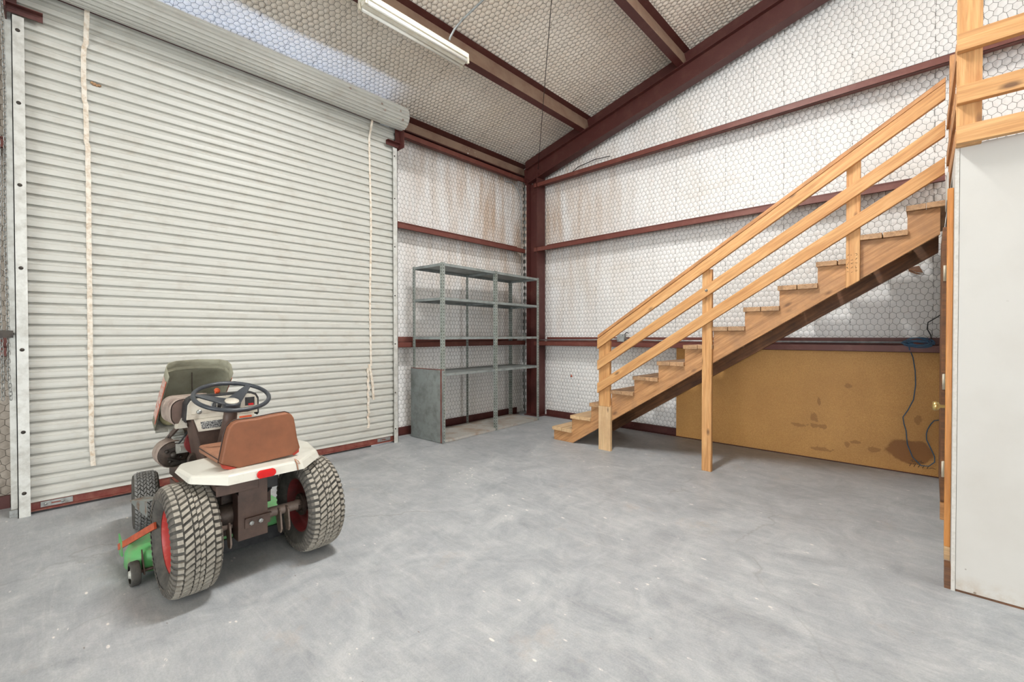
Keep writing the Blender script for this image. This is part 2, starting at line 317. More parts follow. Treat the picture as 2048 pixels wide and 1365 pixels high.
class MB:
    def __init__(s): s.v = []; s.f = []; s.sm = []
    def add(s, vs, fs, smooth=False):
        n = len(s.v); s.v += [Vector(p) for p in vs]; s.f += [tuple(i + n for i in f) for f in fs]; s.sm += [smooth] * len(fs); return s
    def box(s, x0, x1, y0, y1, z0, z1):
        v = [(x, y, z) for x in (x0, x1) for y in (y0, y1) for z in (z0, z1)]
        return s.add(v, [(0, 1, 3, 2), (4, 6, 7, 5), (0, 4, 5, 1), (2, 3, 7, 6), (0, 2, 6, 4), (1, 5, 7, 3)])
    def obox(s, c, ax, ay, az, hx, hy, hz):
        c = Vector(c); ax, ay, az = (Vector(a).normalized() for a in (ax, ay, az))
        v = [c + ax * x * hx + ay * y * hy + az * z * hz for x in (-1, 1) for y in (-1, 1) for z in (-1, 1)]
        return s.add(v, [(0, 1, 3, 2), (4, 6, 7, 5), (0, 4, 5, 1), (2, 3, 7, 6), (0, 2, 6, 4), (1, 5, 7, 3)])
    def prism(s, pts, d, smooth=False):
        """closed polygon pts extruded by vector d"""
        n = len(pts); d = Vector(d); a = [Vector(p) for p in pts]; b = [p + d for p in a]
        s.add(a + b, [(i, (i + 1) % n, n + (i + 1) % n, n + i) for i in range(n)], smooth)
        s.add(a, [tuple(range(n))[::-1]]); s.add(b, [tuple(range(n))]); return s
    def tube(s, path, r, n=8, closed=False, caps=True):
        P = [Vector(p) for p in path]; N = len(P); rings = []
        prev = None
        for i, p in enumerate(P):
            if closed: t = P[(i + 1) % N] - P[i - 1]
            else: t = P[min(i + 1, N - 1)] - P[max(i - 1, 0)]
            t.normalize()
            if prev is None:
                a = t.orthogonal().normalized()
            else:
                a = prev - t * prev.dot(t)
                a = a.normalized() if a.length > 1e-6 else t.orthogonal().normalized()
            prev = a; b = t.cross(a)
            rr = r[i] if isinstance(r, (list, tuple)) else r
            rings.append([p + (a * math.cos(2 * math.pi * k / n) + b * math.sin(2 * math.pi * k / n)) * rr for k in range(n)])
        vs = [q for rg in rings for q in rg]; fs = []
        m = N if closed else N - 1
        for i in range(m):
            j = (i + 1) % N
            for k in range(n): fs.append((i * n + k, i * n + (k + 1) % n, j * n + (k + 1) % n, j * n + k))
        s.add(vs, fs, True)
        if caps and not closed:
            s.add(rings[0], [tuple(range(n))[::-1]]); s.add(rings[-1], [tuple(range(n))])
        return s
    def lathe(s, prof, c, axis, n=32, smooth=True, closed=False, cap=True):
        """prof: (along axis, radius) points turned about axis through c"""
        ax = Vector(axis).normalized(); a = ax.orthogonal().normalized(); b = ax.cross(a); c = Vector(c); m = len(prof)
        vs = [c + ax * t + (a * math.cos(2 * math.pi * k / n) + b * math.sin(2 * math.pi * k / n)) * r for t, r in prof for k in range(n)]
        fs = []
        for i in range(m if closed else m - 1):
            j = (i + 1) % m
            for k in range(n): fs.append((i * n + k, i * n + (k + 1) % n, j * n + (k + 1) % n, j * n + k))
        s.add(vs, fs, smooth)
        if not closed and cap:
            if prof[0][1] > 1e-6: s.add(vs[:n], [tuple(range(n))[::-1]])
            if prof[-1][1] > 1e-6: s.add(vs[-n:], [tuple(range(n))])
        return s
    def build(s, name, mat, parent=None, loc=None, bevel=0.0, seg=2, fix=True):
        me = bpy.data.meshes.new(name)
        if parent is not None: off = OFF[parent]
        elif loc is not None: off = Vector(loc)
        else:
            xs = [p.x for p in s.v]; ys = [p.y for p in s.v]; zs = [p.z for p in s.v]
            off = Vector(((min(xs) + max(xs)) / 2, (min(ys) + max(ys)) / 2, min(zs)))
        me.from_pydata([p - off for p in s.v], [], s.f)
        me.polygons.foreach_set('use_smooth', s.sm)
        if bevel or fix:
            bm = bmesh.new(); bm.from_mesh(me)
            bmesh.ops.remove_doubles(bm, verts=bm.verts, dist=1e-5)
            bmesh.ops.recalc_face_normals(bm, faces=bm.faces)
            if bevel:
                ed = [e for e in bm.edges if len(e.link_faces) == 2 and e.calc_face_angle(0) > R(35)]
                bmesh.ops.bevel(bm, geom=ed, offset=bevel, segments=seg, affect='EDGES', profile=0.5, clamp_overlap=True)
            bm.to_mesh(me); bm.free()
        me.materials.append(M_[mat] if isinstance(mat, str) else mat)
        o = bpy.data.objects.new(name, me); col.objects.link(o)
        if parent is not None: o.parent = parent; OFF[o] = off
        else: o.location = off; OFF[o] = off
        return o

def board(name, mat, parent, p0, p1, wdir, w, t, cut0=None, cut1=None, bevel=0.002, yshift=0.0):
    """sawn board from p0 to p1 (centre line), w along wdir, t across; ends may be cut along a world direction"""
    p0, p1 = Vector(p0), Vector(p1); X = (p1 - p0); L = X.length; X.normalize()
    wd = Vector(wdir); Z = (wd - X * wd.dot(X)).normalized(); Y = Z.cross(X)
    mw = Matrix(((X.x, Y.x, Z.x, 0), (X.y, Y.y, Z.y, 0), (X.z, Y.z, Z.z, 0), (0, 0, 0, 1)))
    mw.translation = (p0 + p1) / 2 - (OFF[parent] if parent else Vector((0, 0, 0)))
    mb = MB(); sh = [0.0, 0.0]
    for i, cdir in enumerate((cut0, cut1)):
        if cdir is not None:
            c = Vector(cdir); sh[i] = c.dot(X) / c.dot(Z) if abs(c.dot(Z)) > 1e-4 else 0.0
    hw, ht = w / 2, t / 2; vs = []
    for e, xs in ((0, -L / 2), (1, L / 2)):
        for z in (-hw, hw):
            for y in (-ht, ht): vs.append((xs + z * sh[e], y, z))
    mb.add(vs, [(0, 1, 3, 2), (4, 6, 7, 5), (0, 4, 5, 1), (2, 3, 7, 6), (0, 2, 6, 4), (1, 5, 7, 3)])
    me_o = mb.build(name, mat, None, (0, 0, 0), bevel, 1)
    me_o.parent = parent; me_o.matrix_local = mw
    OFF[me_o] = OFF[parent] if parent else Vector((0, 0, 0))
    return me_o

# ------------------------------------------------------------------ hexagon wire over pillowed insulation
HW, HV = 0.0562, 0.0567      # cell width across the flats, row spacing
def hexwall(name, origin, U, V, N, inside, nu, nv, sheet_mat, parent=None, seed=1, seam=0.305, bulge=0.011, wr=0.0014):
    """insulation sheet pillowed through a hexagonal wire mesh. U, V unit vectors in the plane, N toward the room. inside(u, v) keeps a cell."""
    rnd = random.Random(seed); origin, U, V, N = Vector(origin), Vector(U), Vector(V), Vector(N)
    amp = lambda u, v: 0.010 * math.sin(u * 2.1 + seed) * math.sin(v * 1.7 + 1.3 * seed) + 0.006 * math.sin(u * 5.3 + v * 3.1)
    cor = {}; vs = []; ws = []
    def corner(i, k, which):
        # cell centre (i + .5*(k%2))*HW , k*HV ; corner: 0 top, 1 upper right ... shared by key on integer lattice
        cu2 = 2 * i + (k % 2); ck3 = 3 * k
        du, dv = ((0, 2), (1, 1), (1, -1), (0, -2), (-1, -1), (-1, 1))[which]
        key = (cu2 + du, ck3 + dv)
        if key not in cor:
            u = key[0] * HW / 2 + rnd.uniform(-1, 1) * 0.0042; v = key[1] * HV / 3 + rnd.uniform(-1, 1) * 0.0042
            if rnd.random() < 0.02: u += rnd.uniform(-1, 1) * 0.012; v += rnd.uniform(-1, 1) * 0.012
            cor[key] = len(vs); vs.append(origin + U * u + V * v + N * amp(u, v))
        return cor[key]
    fs = []; edges = set()
    for k in range(nv):
        for i in range(nu):
            u = (i + 0.5 * (k % 2)) * HW; v = k * HV
            if not inside(u, v): continue
            c = [corner(i, k, w) for w in range(6)]
            h = bulge * rnd.uniform(0.75, 1.25)
            m = []
            for w in range(6):
                pass
            ci = len(vs); cu, cvv = u + rnd.uniform(-1, 1) * 0.004, v + rnd.uniform(-1, 1) * 0.004
            vs.append(origin + U * cu + V * cvv + N * (amp(cu, cvv) + h))
            # mid ring gives a rounded pillow
            mi = []
            for w in range(6):
                p = vs[c[w]] * 0.5 + vs[ci] * 0.5 + N * (h * 0.28)
                mi.append(len(vs)); vs.append(p)
            for w in range(6):
                a, b = c[w], c[(w + 1) % 6]; ma, mb_ = mi[w], mi[(w + 1) % 6]
                fs.append((a, ma, mb_, b)); fs.append((ma, ci, mb_))
                edges.add((min(a, b), max(a, b)))
    mb = MB(); mb.v = vs; mb.f = fs; mb.sm = [True] * len(fs)
    sheet = mb.build(name, sheet_mat, None if parent is None else parent, None if parent is not None else tuple(origin), fix=False)
    # wire
    wv, wf = [], []
    for a, b in edges:
        p, q = vs[a], vs[b]; d = (q - p); L = d.length
        if L < 1e-5: continue
        d /= L; s_ = d.cross(N).normalized(); n = len(wv)
        for e in (p, q):
            c0 = e + N * 0.0008
            wv += [c0 + s_ * wr, c0 + N * (wr * 1.6), c0 - s_ * wr]
        wf += [(n, n + 1, n + 4, n + 3), (n + 1, n + 2, n + 5, n + 4)]
    # seams of the insulation blanket / panel ribs: thin cords
    umax = nu * HW
    u = seam * 0.6; seams = []
    j = 0
    while u < umax:
        run = None
        for k in range(0, nv):
            v = k * HV
            if inside(u, v):
                p = origin + U * (u + 0.003 * math.sin(v * 9 + u)) + V * v + N * (amp(u, v) + 0.007)
                if run is not None:
                    d = (p - run).normalized(); s_ = d.cross(N).normalized(); n = len(wv); r2 = wr * (0.75 if j % 4 else 1.0)
                    for e in (run, p): wv += [e + s_ * r2, e + N * r2, e - s_ * r2]
                    wf += [(n, n + 1, n + 4, n + 3), (n + 1, n + 2, n + 5, n + 4)]
                run = p
                if j % 4 == 2 and k % 4 == 1:      # wire ties
                    n = len(wv); e = p + N * 0.004; r3 = 0.006
                    wv += [e + U * r3, e + V * r3 * 1.3, e - U * r3, e - V * r3, e + N * r3]
                    wf += [(n, n + 1, n + 4), (n + 1, n + 2, n + 4), (n + 2, n + 3, n + 4), (n + 3, n, n + 4)]
            else: run = None
        u += seam; j += 1
    wm = MB(); wm.v = wv; wm.f = wf; wm.sm = [False] * len(wf)
    w = wm.build('chicken_wire', 'wire', sheet, fix=False)
    tag(w, kind='stuff')
    return sheet

# ------------------------------------------------------------------ the setting
ROOF0, SL = 5.391, 0.2374
roof = lambda x: ROOF0 + SL * x
XA, YB = -5.10, 5.68         # wall planes: door wall and gable wall

fl = MB().box(-30, 12, -9, 9, -0.12, 0.0).build('floor', 'floor', None, (0, 0, 0)); tag(fl, 'grey stained concrete slab floor', kind='structure')

# gable wall, behind the stairs (U = +x)
wb = hexwall('wall_back', (XA + 0.05, YB, 0.02), (1, 0, 0), (0, 0, 1), (0, -1, 0),
             lambda u, v: v + 0.02 < roof(XA + 0.05 + u) - 0.05 and XA + 0.05 + u < 2.6 and (XA + 0.05 + u < 0.12 or v > 2.15), 138, 108, 'insul', None, 3)
tag(wb, 'white insulated gable wall under chicken wire behind the stairs', kind='structure')
# door wall right of the door, left of the door, and above its head (U = +y)
wa = hexwall('wall_left', (XA, 2.96, 0.02), (0, 1, 0), (0, 0, 1), (1, 0, 0), lambda u, v: v < roof(XA) - 0.06 and u < 2.70, 50, 76, 'insul', None, 5)
tag(wa, 'white insulated wall between the roll-up door and the corner column', kind='structure')
wa2 = hexwall('wall_left', (XA, -1.4, 0.02), (0, 1, 0), (0, 0, 1), (1, 0, 0), lambda u, v: v < roof(XA) - 0.06 and u < 1.26, 24, 76, 'insulshade', None, 6)
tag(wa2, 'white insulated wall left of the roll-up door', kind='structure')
hd = MB().box(XA - 0.02, XA, -0.14, 2.96, 3.62, 4.17).build('wall_left', 'insul'); tag(hd, 'insulated strip over the roll-up door head', kind='structure')
# solid backing so that no light comes through
sh = MB().box(XA - 0.10, XA - 0.035, -9, -0.12, 0, 4.15).box(XA - 0.10, XA - 0.035, 2.94, 5.9, 0, 4.21).build('wall_left_cladding', 'guide'); tag(sh, kind='structure')
sb = MB().prism([(-5.2, YB + 0.04, 0), (12, YB + 0.04, 0), (12, YB + 0.04, 4.4), (5.0, YB + 0.04, 6.6), (-5.2, YB + 0.04, roof(-5.2))], (0, 0.06, 0)).build('wall_back_cladding', 'guide'); tag(sb, kind='structure')
# roof (U = +y, V = up the slope)
vs = Vector((1, 0, SL)).normalized(); ns = Vector((SL, 0, -1)).normalized()
ce = hexwall('ceiling', (XA, -0.6, roof(XA) + 0.030), (0, 1, 0), vs, ns, lambda u, v: u < 6.3 and v < 5.6, 114, 102, 'insulroof', None, 9)
tag(ce, 'cream insulated roof slope under chicken wire', kind='structure')
rs = MB().prism([(-5.3, -9, roof(-5.3) + 0.05), (5.0, -9, 6.63), (12, -9, 4.9), (12, -9, 5.0), (5.0, -9, 6.73), (-5.3, -9, roof(-5.3) + 0.13)], (0, 15, 0)).build('roof_cladding', 'insulroof'); tag(rs, kind='structure')
# the far side of the hall and the wall behind the camera, each with a wide opening left for the fill light
wr_ = MB().box(11.9, 12, -9, -3.0, 0, 5).box(11.9, 12, 3.0, 5.8, 0, 5).box(11.9, 12, -3.0, 3.0, 4.2, 5).build('wall_far', 'insul'); tag(wr_, kind='structure')
wf_ = MB().prism([(-5.2, -9.1, 0), (-1.2, -9.1, 0), (-1.2, -9.1, 4.2), (4.2, -9.1, 4.2), (4.2, -9.1, 0), (12, -9.1, 0), (12, -9.1, 5), (5, -9.1, 6.6), (-5.2, -9.1, 4.15)], (0, 0.1, 0)).build('wall_front', 'insul'); tag(wf_, kind='structure')

m = MB(); m.add([(-0.165, 5.655, 1.945), (-0.085, 5.650, 1.955), (-0.055, 5.640, 1.885), (-0.105, 5.635, 1.895)], [(0, 1, 2, 3)]); m.add([(-0.165, 5.652, 1.945), (-0.105, 5.632, 1.890), (-0.060, 5.628, 1.872), (-0.10, 5.622, 1.872), (-0.155, 5.630, 1.905)], [(0, 1, 2, 3, 4)])
m.build('torn_flap', 'pinedark', wb, fix=False)
m = MB(); m.add([(-4.105, 5.655, 0.650), (-4.085, 5.650, 0.705), (-4.055, 5.655, 0.655), (-4.08, 5.64, 0.665)], [(0, 1, 3), (1, 2, 3), (0, 3, 2)]); m.build('torn_flap', 'rustbar', wb, fix=False)
# base angles
b1 = MB().box(XA + 0.02, XA + 0.045, 2.96, 5.45, 0, 0.095).box(XA + 0.02, XA + 0.10, 2.96, 5.45, 0, 0.006)
for i in range(9): b1.lathe([(0, 0.008), (0.006, 0.007), (0.008, 0)], (XA + 0.045, 3.1 + i * 0.28, 0.05), (1, 0, 0), 8)
tag(b1.build('baseboard_left', 'reddark'), 'red steel base angle along the door wall', kind='structure')
b2 = MB().box(-4.55, 0.08, YB - 0.065, YB - 0.04, 0, 0.095).box(-4.55, 0.08, YB - 0.11, YB - 0.04, 0, 0.006)
for i in range(16): b2.lathe([(0, 0.008), (0.006, 0.007), (0.008, 0)], (-4.4 + i * 0.28, YB - 0.065, 0.05), (0, -1, 0), 8)
tag(b2.build('baseboard_back', 'reddark'), 'red steel base angle along the gable wall', kind='structure')
tag(MB().box(XA + 0.02, XA + 0.05, -1.3, -0.2, 0, 0.095).build('baseboard_left', 'reddark'), 'red steel base angle left of the roll-up door', kind='structure')

# ------------------------------------------------------------------ red steel frame
def girt_b(z, label):            # along the gable wall: web level, outer flange up at the wall, inner flange down
    yf, yw, t, x0, x1 = 5.43, 5.645, 0.004, -4.66, 0.08 if z < 3 else 3.0
    m = MB().box(x0, x1, yf, yw, z - t, z)
    m.box(x0, x1, yf, yf + t, z - 0.068, z); m.box(x0, x1, yf, yf + 0.018, z - 0.068, z - 0.064)
    m.box(x0 + 0.1, x1, yw - t, yw, z, z + 0.066)
    o = m.build('wall_girt', 'red'); return tag(o, label, 'steel beam', 'gable wall girts')
girt_b(3.752, 'topmost red steel girt across the gable wall, nearest the roof slope')
girt_b(2.722, 'middle red steel girt crossing the gable wall behind the stair rails')
girt_b(1.212, 'lowest red steel girt on the gable wall carrying the thin conduit')
def girt_a(z, y0, y1, label, xf=-4.885):
    xw, t = XA + 0.03, 0.004
    m = MB().box(xw, xf, y0, y1, z - t, z); m.box(xf - t, xf, y0, y1, z - 0.07, z); m.box(xf - 0.018, xf, y0, y1, z - 0.07, z - 0.066)
    m.box(xw, xw + t, y0, y1, z, z + 0.066)
    o = m.build('wall_girt', 'red'); return tag(o, label, 'steel beam', 'door wall girts')
girt_a(2.735, 2.975, 5.47, 'red steel girt above the metal shelving, between roll-up door and column')
girt_a(1.222, 2.975, 5.47, 'red steel girt behind the metal shelving at mid height')
girt_a(3.900, 2.99, 5.47, 'rusty red header girt at the eave right of the door drum')
girt_a(1.222, -1.35, -0.20, 'short red steel girt left of the roll-up door behind the chain')
girt_a(2.735, -1.35, -0.20, 'high short red steel girt left of the roll-up door')
# eave strut
m = MB()
xe = XA + 0.02
m.box(xe, xe + 0.085, -0.2, 5.66, 3.975, 3.979); m.box(xe + 0.081, xe + 0.085, -0.2, 5.66, 3.975, 3.995)
m.prism([(xe, -0.2, roof(xe) - 0.035), (xe + 0.10, -0.2, roof(xe + 0.1) - 0.035), (xe + 0.10, -0.2, roof(xe + 0.1) - 0.03), (xe, -0.2, roof(xe) - 0.03)], (0, 5.86, 0))
es = m.build('eave_strut', 'reddark'); tag(es, 'dark red eave strut where the roof meets the door wall', 'steel beam')
MB().box(xe, xe + 0.004, -0.2, 5.66, 3.979, roof(xe) - 0.035).build('web', 'dustweb', es)
# corner column, web facing the room
m = MB().box(-4.82, -4.808, 5.43, 5.63, 0.012, 3.86).box(-4.605, -4.593, 5.43, 5.63, 0.012, 3.92).box(-4.808, -4.605, 5.525, 5.535, 0.012, 3.86).box(-4.86, -4.55, 5.41, 5.64, 0.0, 0.012)
c_ = m.build('corner_column', 'reddark'); tag(c_, 'red steel column standing in the corner behind the shelving', 'steel column')
m = MB()
for (x, z) in ((-4.77, 3.80), (-4.64, 3.80)): m.lathe([(0, 0.014), (0.010, 0.014), (0.012, 0)], (x, 5.525, z), (0, -1, 0), 6, False)
m.build('bolt', 'zinc', c_)
# gable rafter
rb = lambda x: 4.931 + SL * x
def slab_y(x0, x1, y0, y1, d0, d1):    # band following the rafter slope
    return [(x0, y0, rb(x0) + d0), (x1, y0, rb(x1) + d0), (x1, y0, rb(x1) + d1), (x0, y0, rb(x0) + d1)], (0, y1 - y0, 0)
m = MB()
m.prism(*slab_y(-4.86, 5.0, 5.43, 5.57, 0.0, 0.010)); m.prism(*slab_y(-4.86, 5.0, 5.43, 5.57, 0.246, 0.256)); m.prism(*slab_y(-4.86, 5.0, 5.485, 5.495, 0.010, 0.246))
m.box(-4.862, -4.85, 5.43, 5.57, 3.80, 4.03)
ra = m.build('gable_rafter', 'reddark'); tag(ra, 'deep red steel rafter sloping up along the gable wall', 'steel beam')
m = MB(); m.prism(*slab_y(-4.95, 5.0, 5.55, 5.56, 0.256, 0.455)); ra2 = m.build('end_angle', 'reddark', ra)
# roof purlins (Z section square to the slope)
def purlin(xb, label, y0=-8.9):
    zb = roof(xb) - 0.205
    o = Vector((xb, 0, zb)); a = vs; n = -ns     # along slope up, and up-normal
    m = MB(); t = 0.004
    def pr(p, q, r, s_): m.prism([(v_.x, y0, v_.z) for v_ in (p, q, r, s_)], (0, 5.55 - y0, 0))
    pr(o - a * 0.082, o, o + n * t, o - a * 0.082 + n * t)
    pr(o - a * 0.082, o - a * 0.079, o - a * 0.079 + n * 0.02, o - a * 0.082 + n * 0.02)
    pr(o + n * 0.196, o + a * 0.078 + n * 0.196, o + a * 0.078 + n * 0.2, o + n * 0.2)
    ob = m.build('roof_purlin', 'reddark'); m = MB(); pr(o, o + a * t, o + a * t + n * 0.2, o + n * 0.2); m.build('web', 'dustweb', ob); return tag(ob, label, 'steel beam', 'roof purlins')
purlin(-3.683, 'red roof purlin directly behind the fluorescent lamp')
purlin(-2.235, 'middle red roof purlin, right of the hanging lamp, ending high on the rafter')
purlin(-0.79, 'red roof purlin farthest up the slope toward the ridge')
# roof brace cable from the corner
ob = MB().tube([(-4.594, 5.46, 3.975), (-4.575, 5.43, 4.00)], 0.006, 6).tube([(-4.58, 5.44, 3.99), (-2.626, 3.317, 4.476), (-0.9, 1.45, 4.90)], 0.0042, 6).build('brace_cable', 'darkmetal')
tag(ob, 'thin dark brace cable running from the corner up across the roof slope', 'cable')

# ------------------------------------------------------------------ roll-up door
XC = -4.780
door = thing('door_1', (XC, 1.40, 0), 'wide white corrugated roll-up door closing the left wall', 'door', kind='structure')
PIT = 0.0793
prof = [(0.0220, 0.0), (0.0150, 0.005), (0.0105, 0.0085), (0.0125, 0.0100), (0.0125, 0.0128), (0.0090, 0.0145), (0.0010, 0.0290), (-0.0010, 0.0375), (0.0040, 0.0385), (0.0225, 0.0405), (0.0240, 0.055), (0.0225, 0.0793)]
ring = [(XC + a, 0.0, b) for a, b in prof] + [(XC + prof[-1][0] - 0.004, 0, PIT), (XC - 0.003, 0, PIT * 0.5), (XC + prof[0][0] - 0.004, 0, 0.0)]
slat0 = MB().prism([(a, -0.125, b) for a, _, b in ring], (0, 3.065, 0)).build('slat', 'slat', door)
for i in range(47):
    s_ = slat0 if i == 0 else slat0.copy()
    if i: col.objects.link(s_)
    s_.parent = door; s_.location = (random.uniform(-0.0012, 0.0012), 0, 0.082 + i * PIT)
    if i > 44: s_.location.x += (i - 44) * 0.004
# bottom bar
MB().box(XC - 0.01, XC + 0.012, -0.115, 2.925, 0.028, 0.082).build('bottom_bar', 'redbar', door)
MB().box(XC - 0.012, XC + 0.034, -0.10, 2.915, 0.018, 0.028).build('bottom_angle', 'redbar', door)
MB().box(XC - 0.006, XC + 0.010, -0.115, 2.62, 0.0005, 0.018).build('bottom_seal', 'black', door)
for y in (0.045, 2.785):
    lp = MB().box(XC + 0.012, XC + 0.018, y - 0.085, y + 0.085, 0.034, 0.074).build('latch_plate', 'zinc', door, bevel=0.001)
    MB().box(XC + 0.0175, XC + 0.0195, y - 0.03, y + 0.02, 0.050, 0.060).build('slot', 'redbar', lp)
    b = MB()
    for dy in (-0.06, 0.03): b.lathe([(0, 0.010), (0.004, 0.009), (0.007, 0)], (XC + 0.018, y + dy, 0.054), (1, 0, 0), 10)
    b.build('bolt', 'zinc', lp)
# side guides with bolts
for sgn, ya, yb in ((-1, -0.150, -0.088), (1, 2.893, 2.950)):
    g = MB().box(-4.716, -4.710, ya, yb, 0, 3.57)
    if sgn < 0: g.box(-4.80, -4.710, ya, ya + 0.005, 0, 3.57).box(-4.80, -4.795, ya - 0.035, ya, 0, 3.57)
    else: g.box(-4.80, -4.710, yb - 0.005, yb, 0, 3.57).box(-4.80, -4.795, yb, yb + 0.03, 0, 3.57)
    go = g.build('side_guide', 'guide', door)
    for z in (3.47, 2.958, 2.377, 1.787, 1.203, 0.612, 0.172):
        yc = -0.119 if sgn < 0 else 2.910
        bo = MB()
        if sgn < 0: bo.lathe([(0, 0.0125), (0.003, 0.0115), (0.005, 0.0)], (-4.710, yc, z), (1, 0, 0), 14)
        else: bo.lathe([(0, 0.009), (0.003, 0.008), (0.005, 0.0)], (-4.710, yc, z), (1, 0, 0), 12)
        bo.build('bolt', 'darkmetal', go)
    if sgn < 0: MB().box(-4.79, -4.765, -0.192, -0.150, 0.0, 0.05).build('foot_bracket', 'zinc', go)
    # jamb behind the guide
    MB().box(XA - 0.02, -4.80, (ya - 0.03) if sgn < 0 else ya, yb if sgn < 0 else yb + 0.022, 0, 3.95).build('door_jamb', 'guide' if sgn > 0 else 'guide', door)
# drum: coil of corrugated sheet
NR = 22; rp = []
for k in range(NR):
    a0 = 2 * math.pi * k / NR; da = 2 * math.pi / NR
    for fr, rr in ((0.0, 0.134), (0.46, 0.134), (0.54, 0.122), (0.80, 0.1255), (0.84, 0.128), (0.88, 0.1255), (0.94, 0.128)): rp.append((a0 + fr * da, rr))
DX, DZ = -4.622, 3.902
dr = MB()
for (rad_s, ya, yb) in ((1.0, -0.13, 2.98),):
    pts = [(DX + math.cos(a) * r * rad_s, ya, DZ + math.sin(a) * r * rad_s) for a, r in rp]
    dr.prism(pts, (0, yb - ya, 0))
drum = dr.build('coil_drum', 'slat', door)
MB().lathe([(0, 0.118), (0.012, 0.118), (0.012, 0.03), (0.05, 0.03)], (DX, 2.981, DZ), (0, 1, 0), 22, False).build('drum_end_disc', 'zinc', drum)
for y, a in ((2.25, 0.25), (2.62, 0.05), (2.66, -0.35), (2.90, -0.55), (2.86, 0.1)):   # rust specks
    MB().lathe([(0, 0.014), (0.001, 0.012), (0.0015, 0)], (DX + math.cos(a) * 0.1335, y, DZ + math.sin(a) * 0.1335), (math.cos(a), 0, math.sin(a)), 9).build('rust_spot', 'tank', drum)
# drum brackets
for y0, y1 in ((-0.172, 0.005), (2.795, 2.965)):
    bk = MB().box(-4.712, -4.704, y0, y1, 3.578, 3.628).box(-4.712, -4.66, y0, y1, 3.622, 3.628)
    yv = y0 if y0 < 0 else y1 - 0.045
    bk.box(-4.712, -4.70, yv, yv + 0.05, 3.60, 3.90).box(-4.90, -4.60, (yv - 0.008) if y0 < 0 else yv + 0.05, yv if y0 < 0 else yv + 0.058, 3.56, 3.93)
    bk.build('drum_bracket', 'reddark', door)
# pull straps hanging in front of the sheet
def strap(name, pts, w, parent):
    m = MB(); n = len(pts); v = []
    for (x, y, z) in pts: v += [(x, y - w / 2, z), (x, y + w / 2, z), (x + 0.002, y + w / 2, z), (x + 0.002, y - w / 2, z)]
    f = []
    for i in range(n - 1):
        a, b = i * 4, i * 4 + 4
        for k in range(4): f.append((a + k, a + (k + 1) % 4, b + (k + 1) % 4, b + k))
    f += [(0, 1, 2, 3)[::-1], (n * 4 - 4, n * 4 - 3, n * 4 - 2, n * 4 - 1)]
    m.add(v, f); return m.build(name, 'strap', parent)
rr = random.Random(4); pts = []
z = 3.80
for i in range(90):
    zz = 3.80 - i * (3.80 - 0.285) / 89
    yy = 0.236 + 0.010 * max(0, (zz - 3.45)) / 0.3 + rr.uniform(-0.0015, 0.0015) - (0.018 if 3.1 < zz < 3.55 else 0.008 if zz > 2.8 else 0)
    if zz < 0.45: yy += (0.45 - zz) * 0.06
    xx = XC + 0.026 + (0.004 if (i % 2) else 0.0) + (0.06 * max(0, zz - 3.55) / 0.25)
    pts.append((xx, yy, zz))
strap('pull_strap', pts, 0.030, door)
pts = []
for i in range(84):
    zz = 3.79 - i * (3.79 - 0.95) / 83
    pts.append((XC + 0.026 + (0.003 if i % 2 else 0) + 0.08 * max(0, zz - 3.6) / 0.2, 2.612 + 0.008 * math.sin(zz * 3) + rr.uniform(-0.001, 0.001), zz))
strap('pull_strap', pts, 0.024, door)
strap('pull_strap', [(XC + 0.027, 2.590, 0.97), (XC + 0.036, 2.600, 0.90), (XC + 0.036, 2.625, 0.75), (XC + 0.027, 2.640, 0.60), (XC + 0.027, 2.645, 0.55)], 0.030, door)
strap('pull_strap', [(XC + 0.030, 2.575, 0.93)] + [(XC + 0.026 + (0.006 if i % 2 else 0), 2.570 + 0.006 * (i % 3), 0.90 - i * 0.045) for i in range(16)], 0.028, door)

m = MB(); r9 = random.Random(3)
for k in range(7): m.lathe([(0, 0.011), (0.006, 0.009), (0.010, 0)], (XC + 0.018, 0.286 + r9.uniform(-0.022, 0.022), 3.273 + r9.uniform(-0.008, 0.008)), (1, 0, 0), 8)
m.build('mud_dab', 'tread', door)
# hoist chain hanging left of the door
ch = thing('hoist_chain', (-4.66, -0.20, 0.83), 'steel hoist chain hanging in a loop left of the roll-up door', 'chain')
lk = MB(); path = []
for k in range(10):
    a = 2 * math.pi * k / 10
    path.append((0.0085 * math.cos(a), 0, (0.0105 + 0.0) * math.sin(a) + (0.0075 if math.sin(a) > 0 else -0.0075)))
lk.tube(path, 0.0026, 5, True)
link0 = lk.build('chain_link', 'zinc', None, (0, 0, 0)); link0.parent = ch
ends = []
for i in range(105): ends.append((-0.185 + 0.004 * math.sin(i * 0.11) + (0.012 if i < 6 else 0) * (6 - i) / 6, 0.87 + i * 0.0285))
for i in range(105): ends.append((-0.214 + 0.005 * math.sin(i * 0.13 + 1), 0.87 + i * 0.0285))
for i, (y, z) in enumerate(ends):
    o = link0 if i == 0 else link0.copy()
    if i: col.objects.link(o); o.parent = ch
    o.location = Vector((-4.66, y, z)) - ch.location; o.rotation_euler = (0, 0, R(35 + 90 * (i % 2)))
tag(MB().box(-4.80, -4.65, -0.222, -0.158, 1.31, 1.325).box(-4.662, -4.648, -0.222, -0.158, 1.29, 1.34).build('chain_keeper', 'darkmetal'), 'small steel chain keeper beside the roll-up door guide', 'bracket')

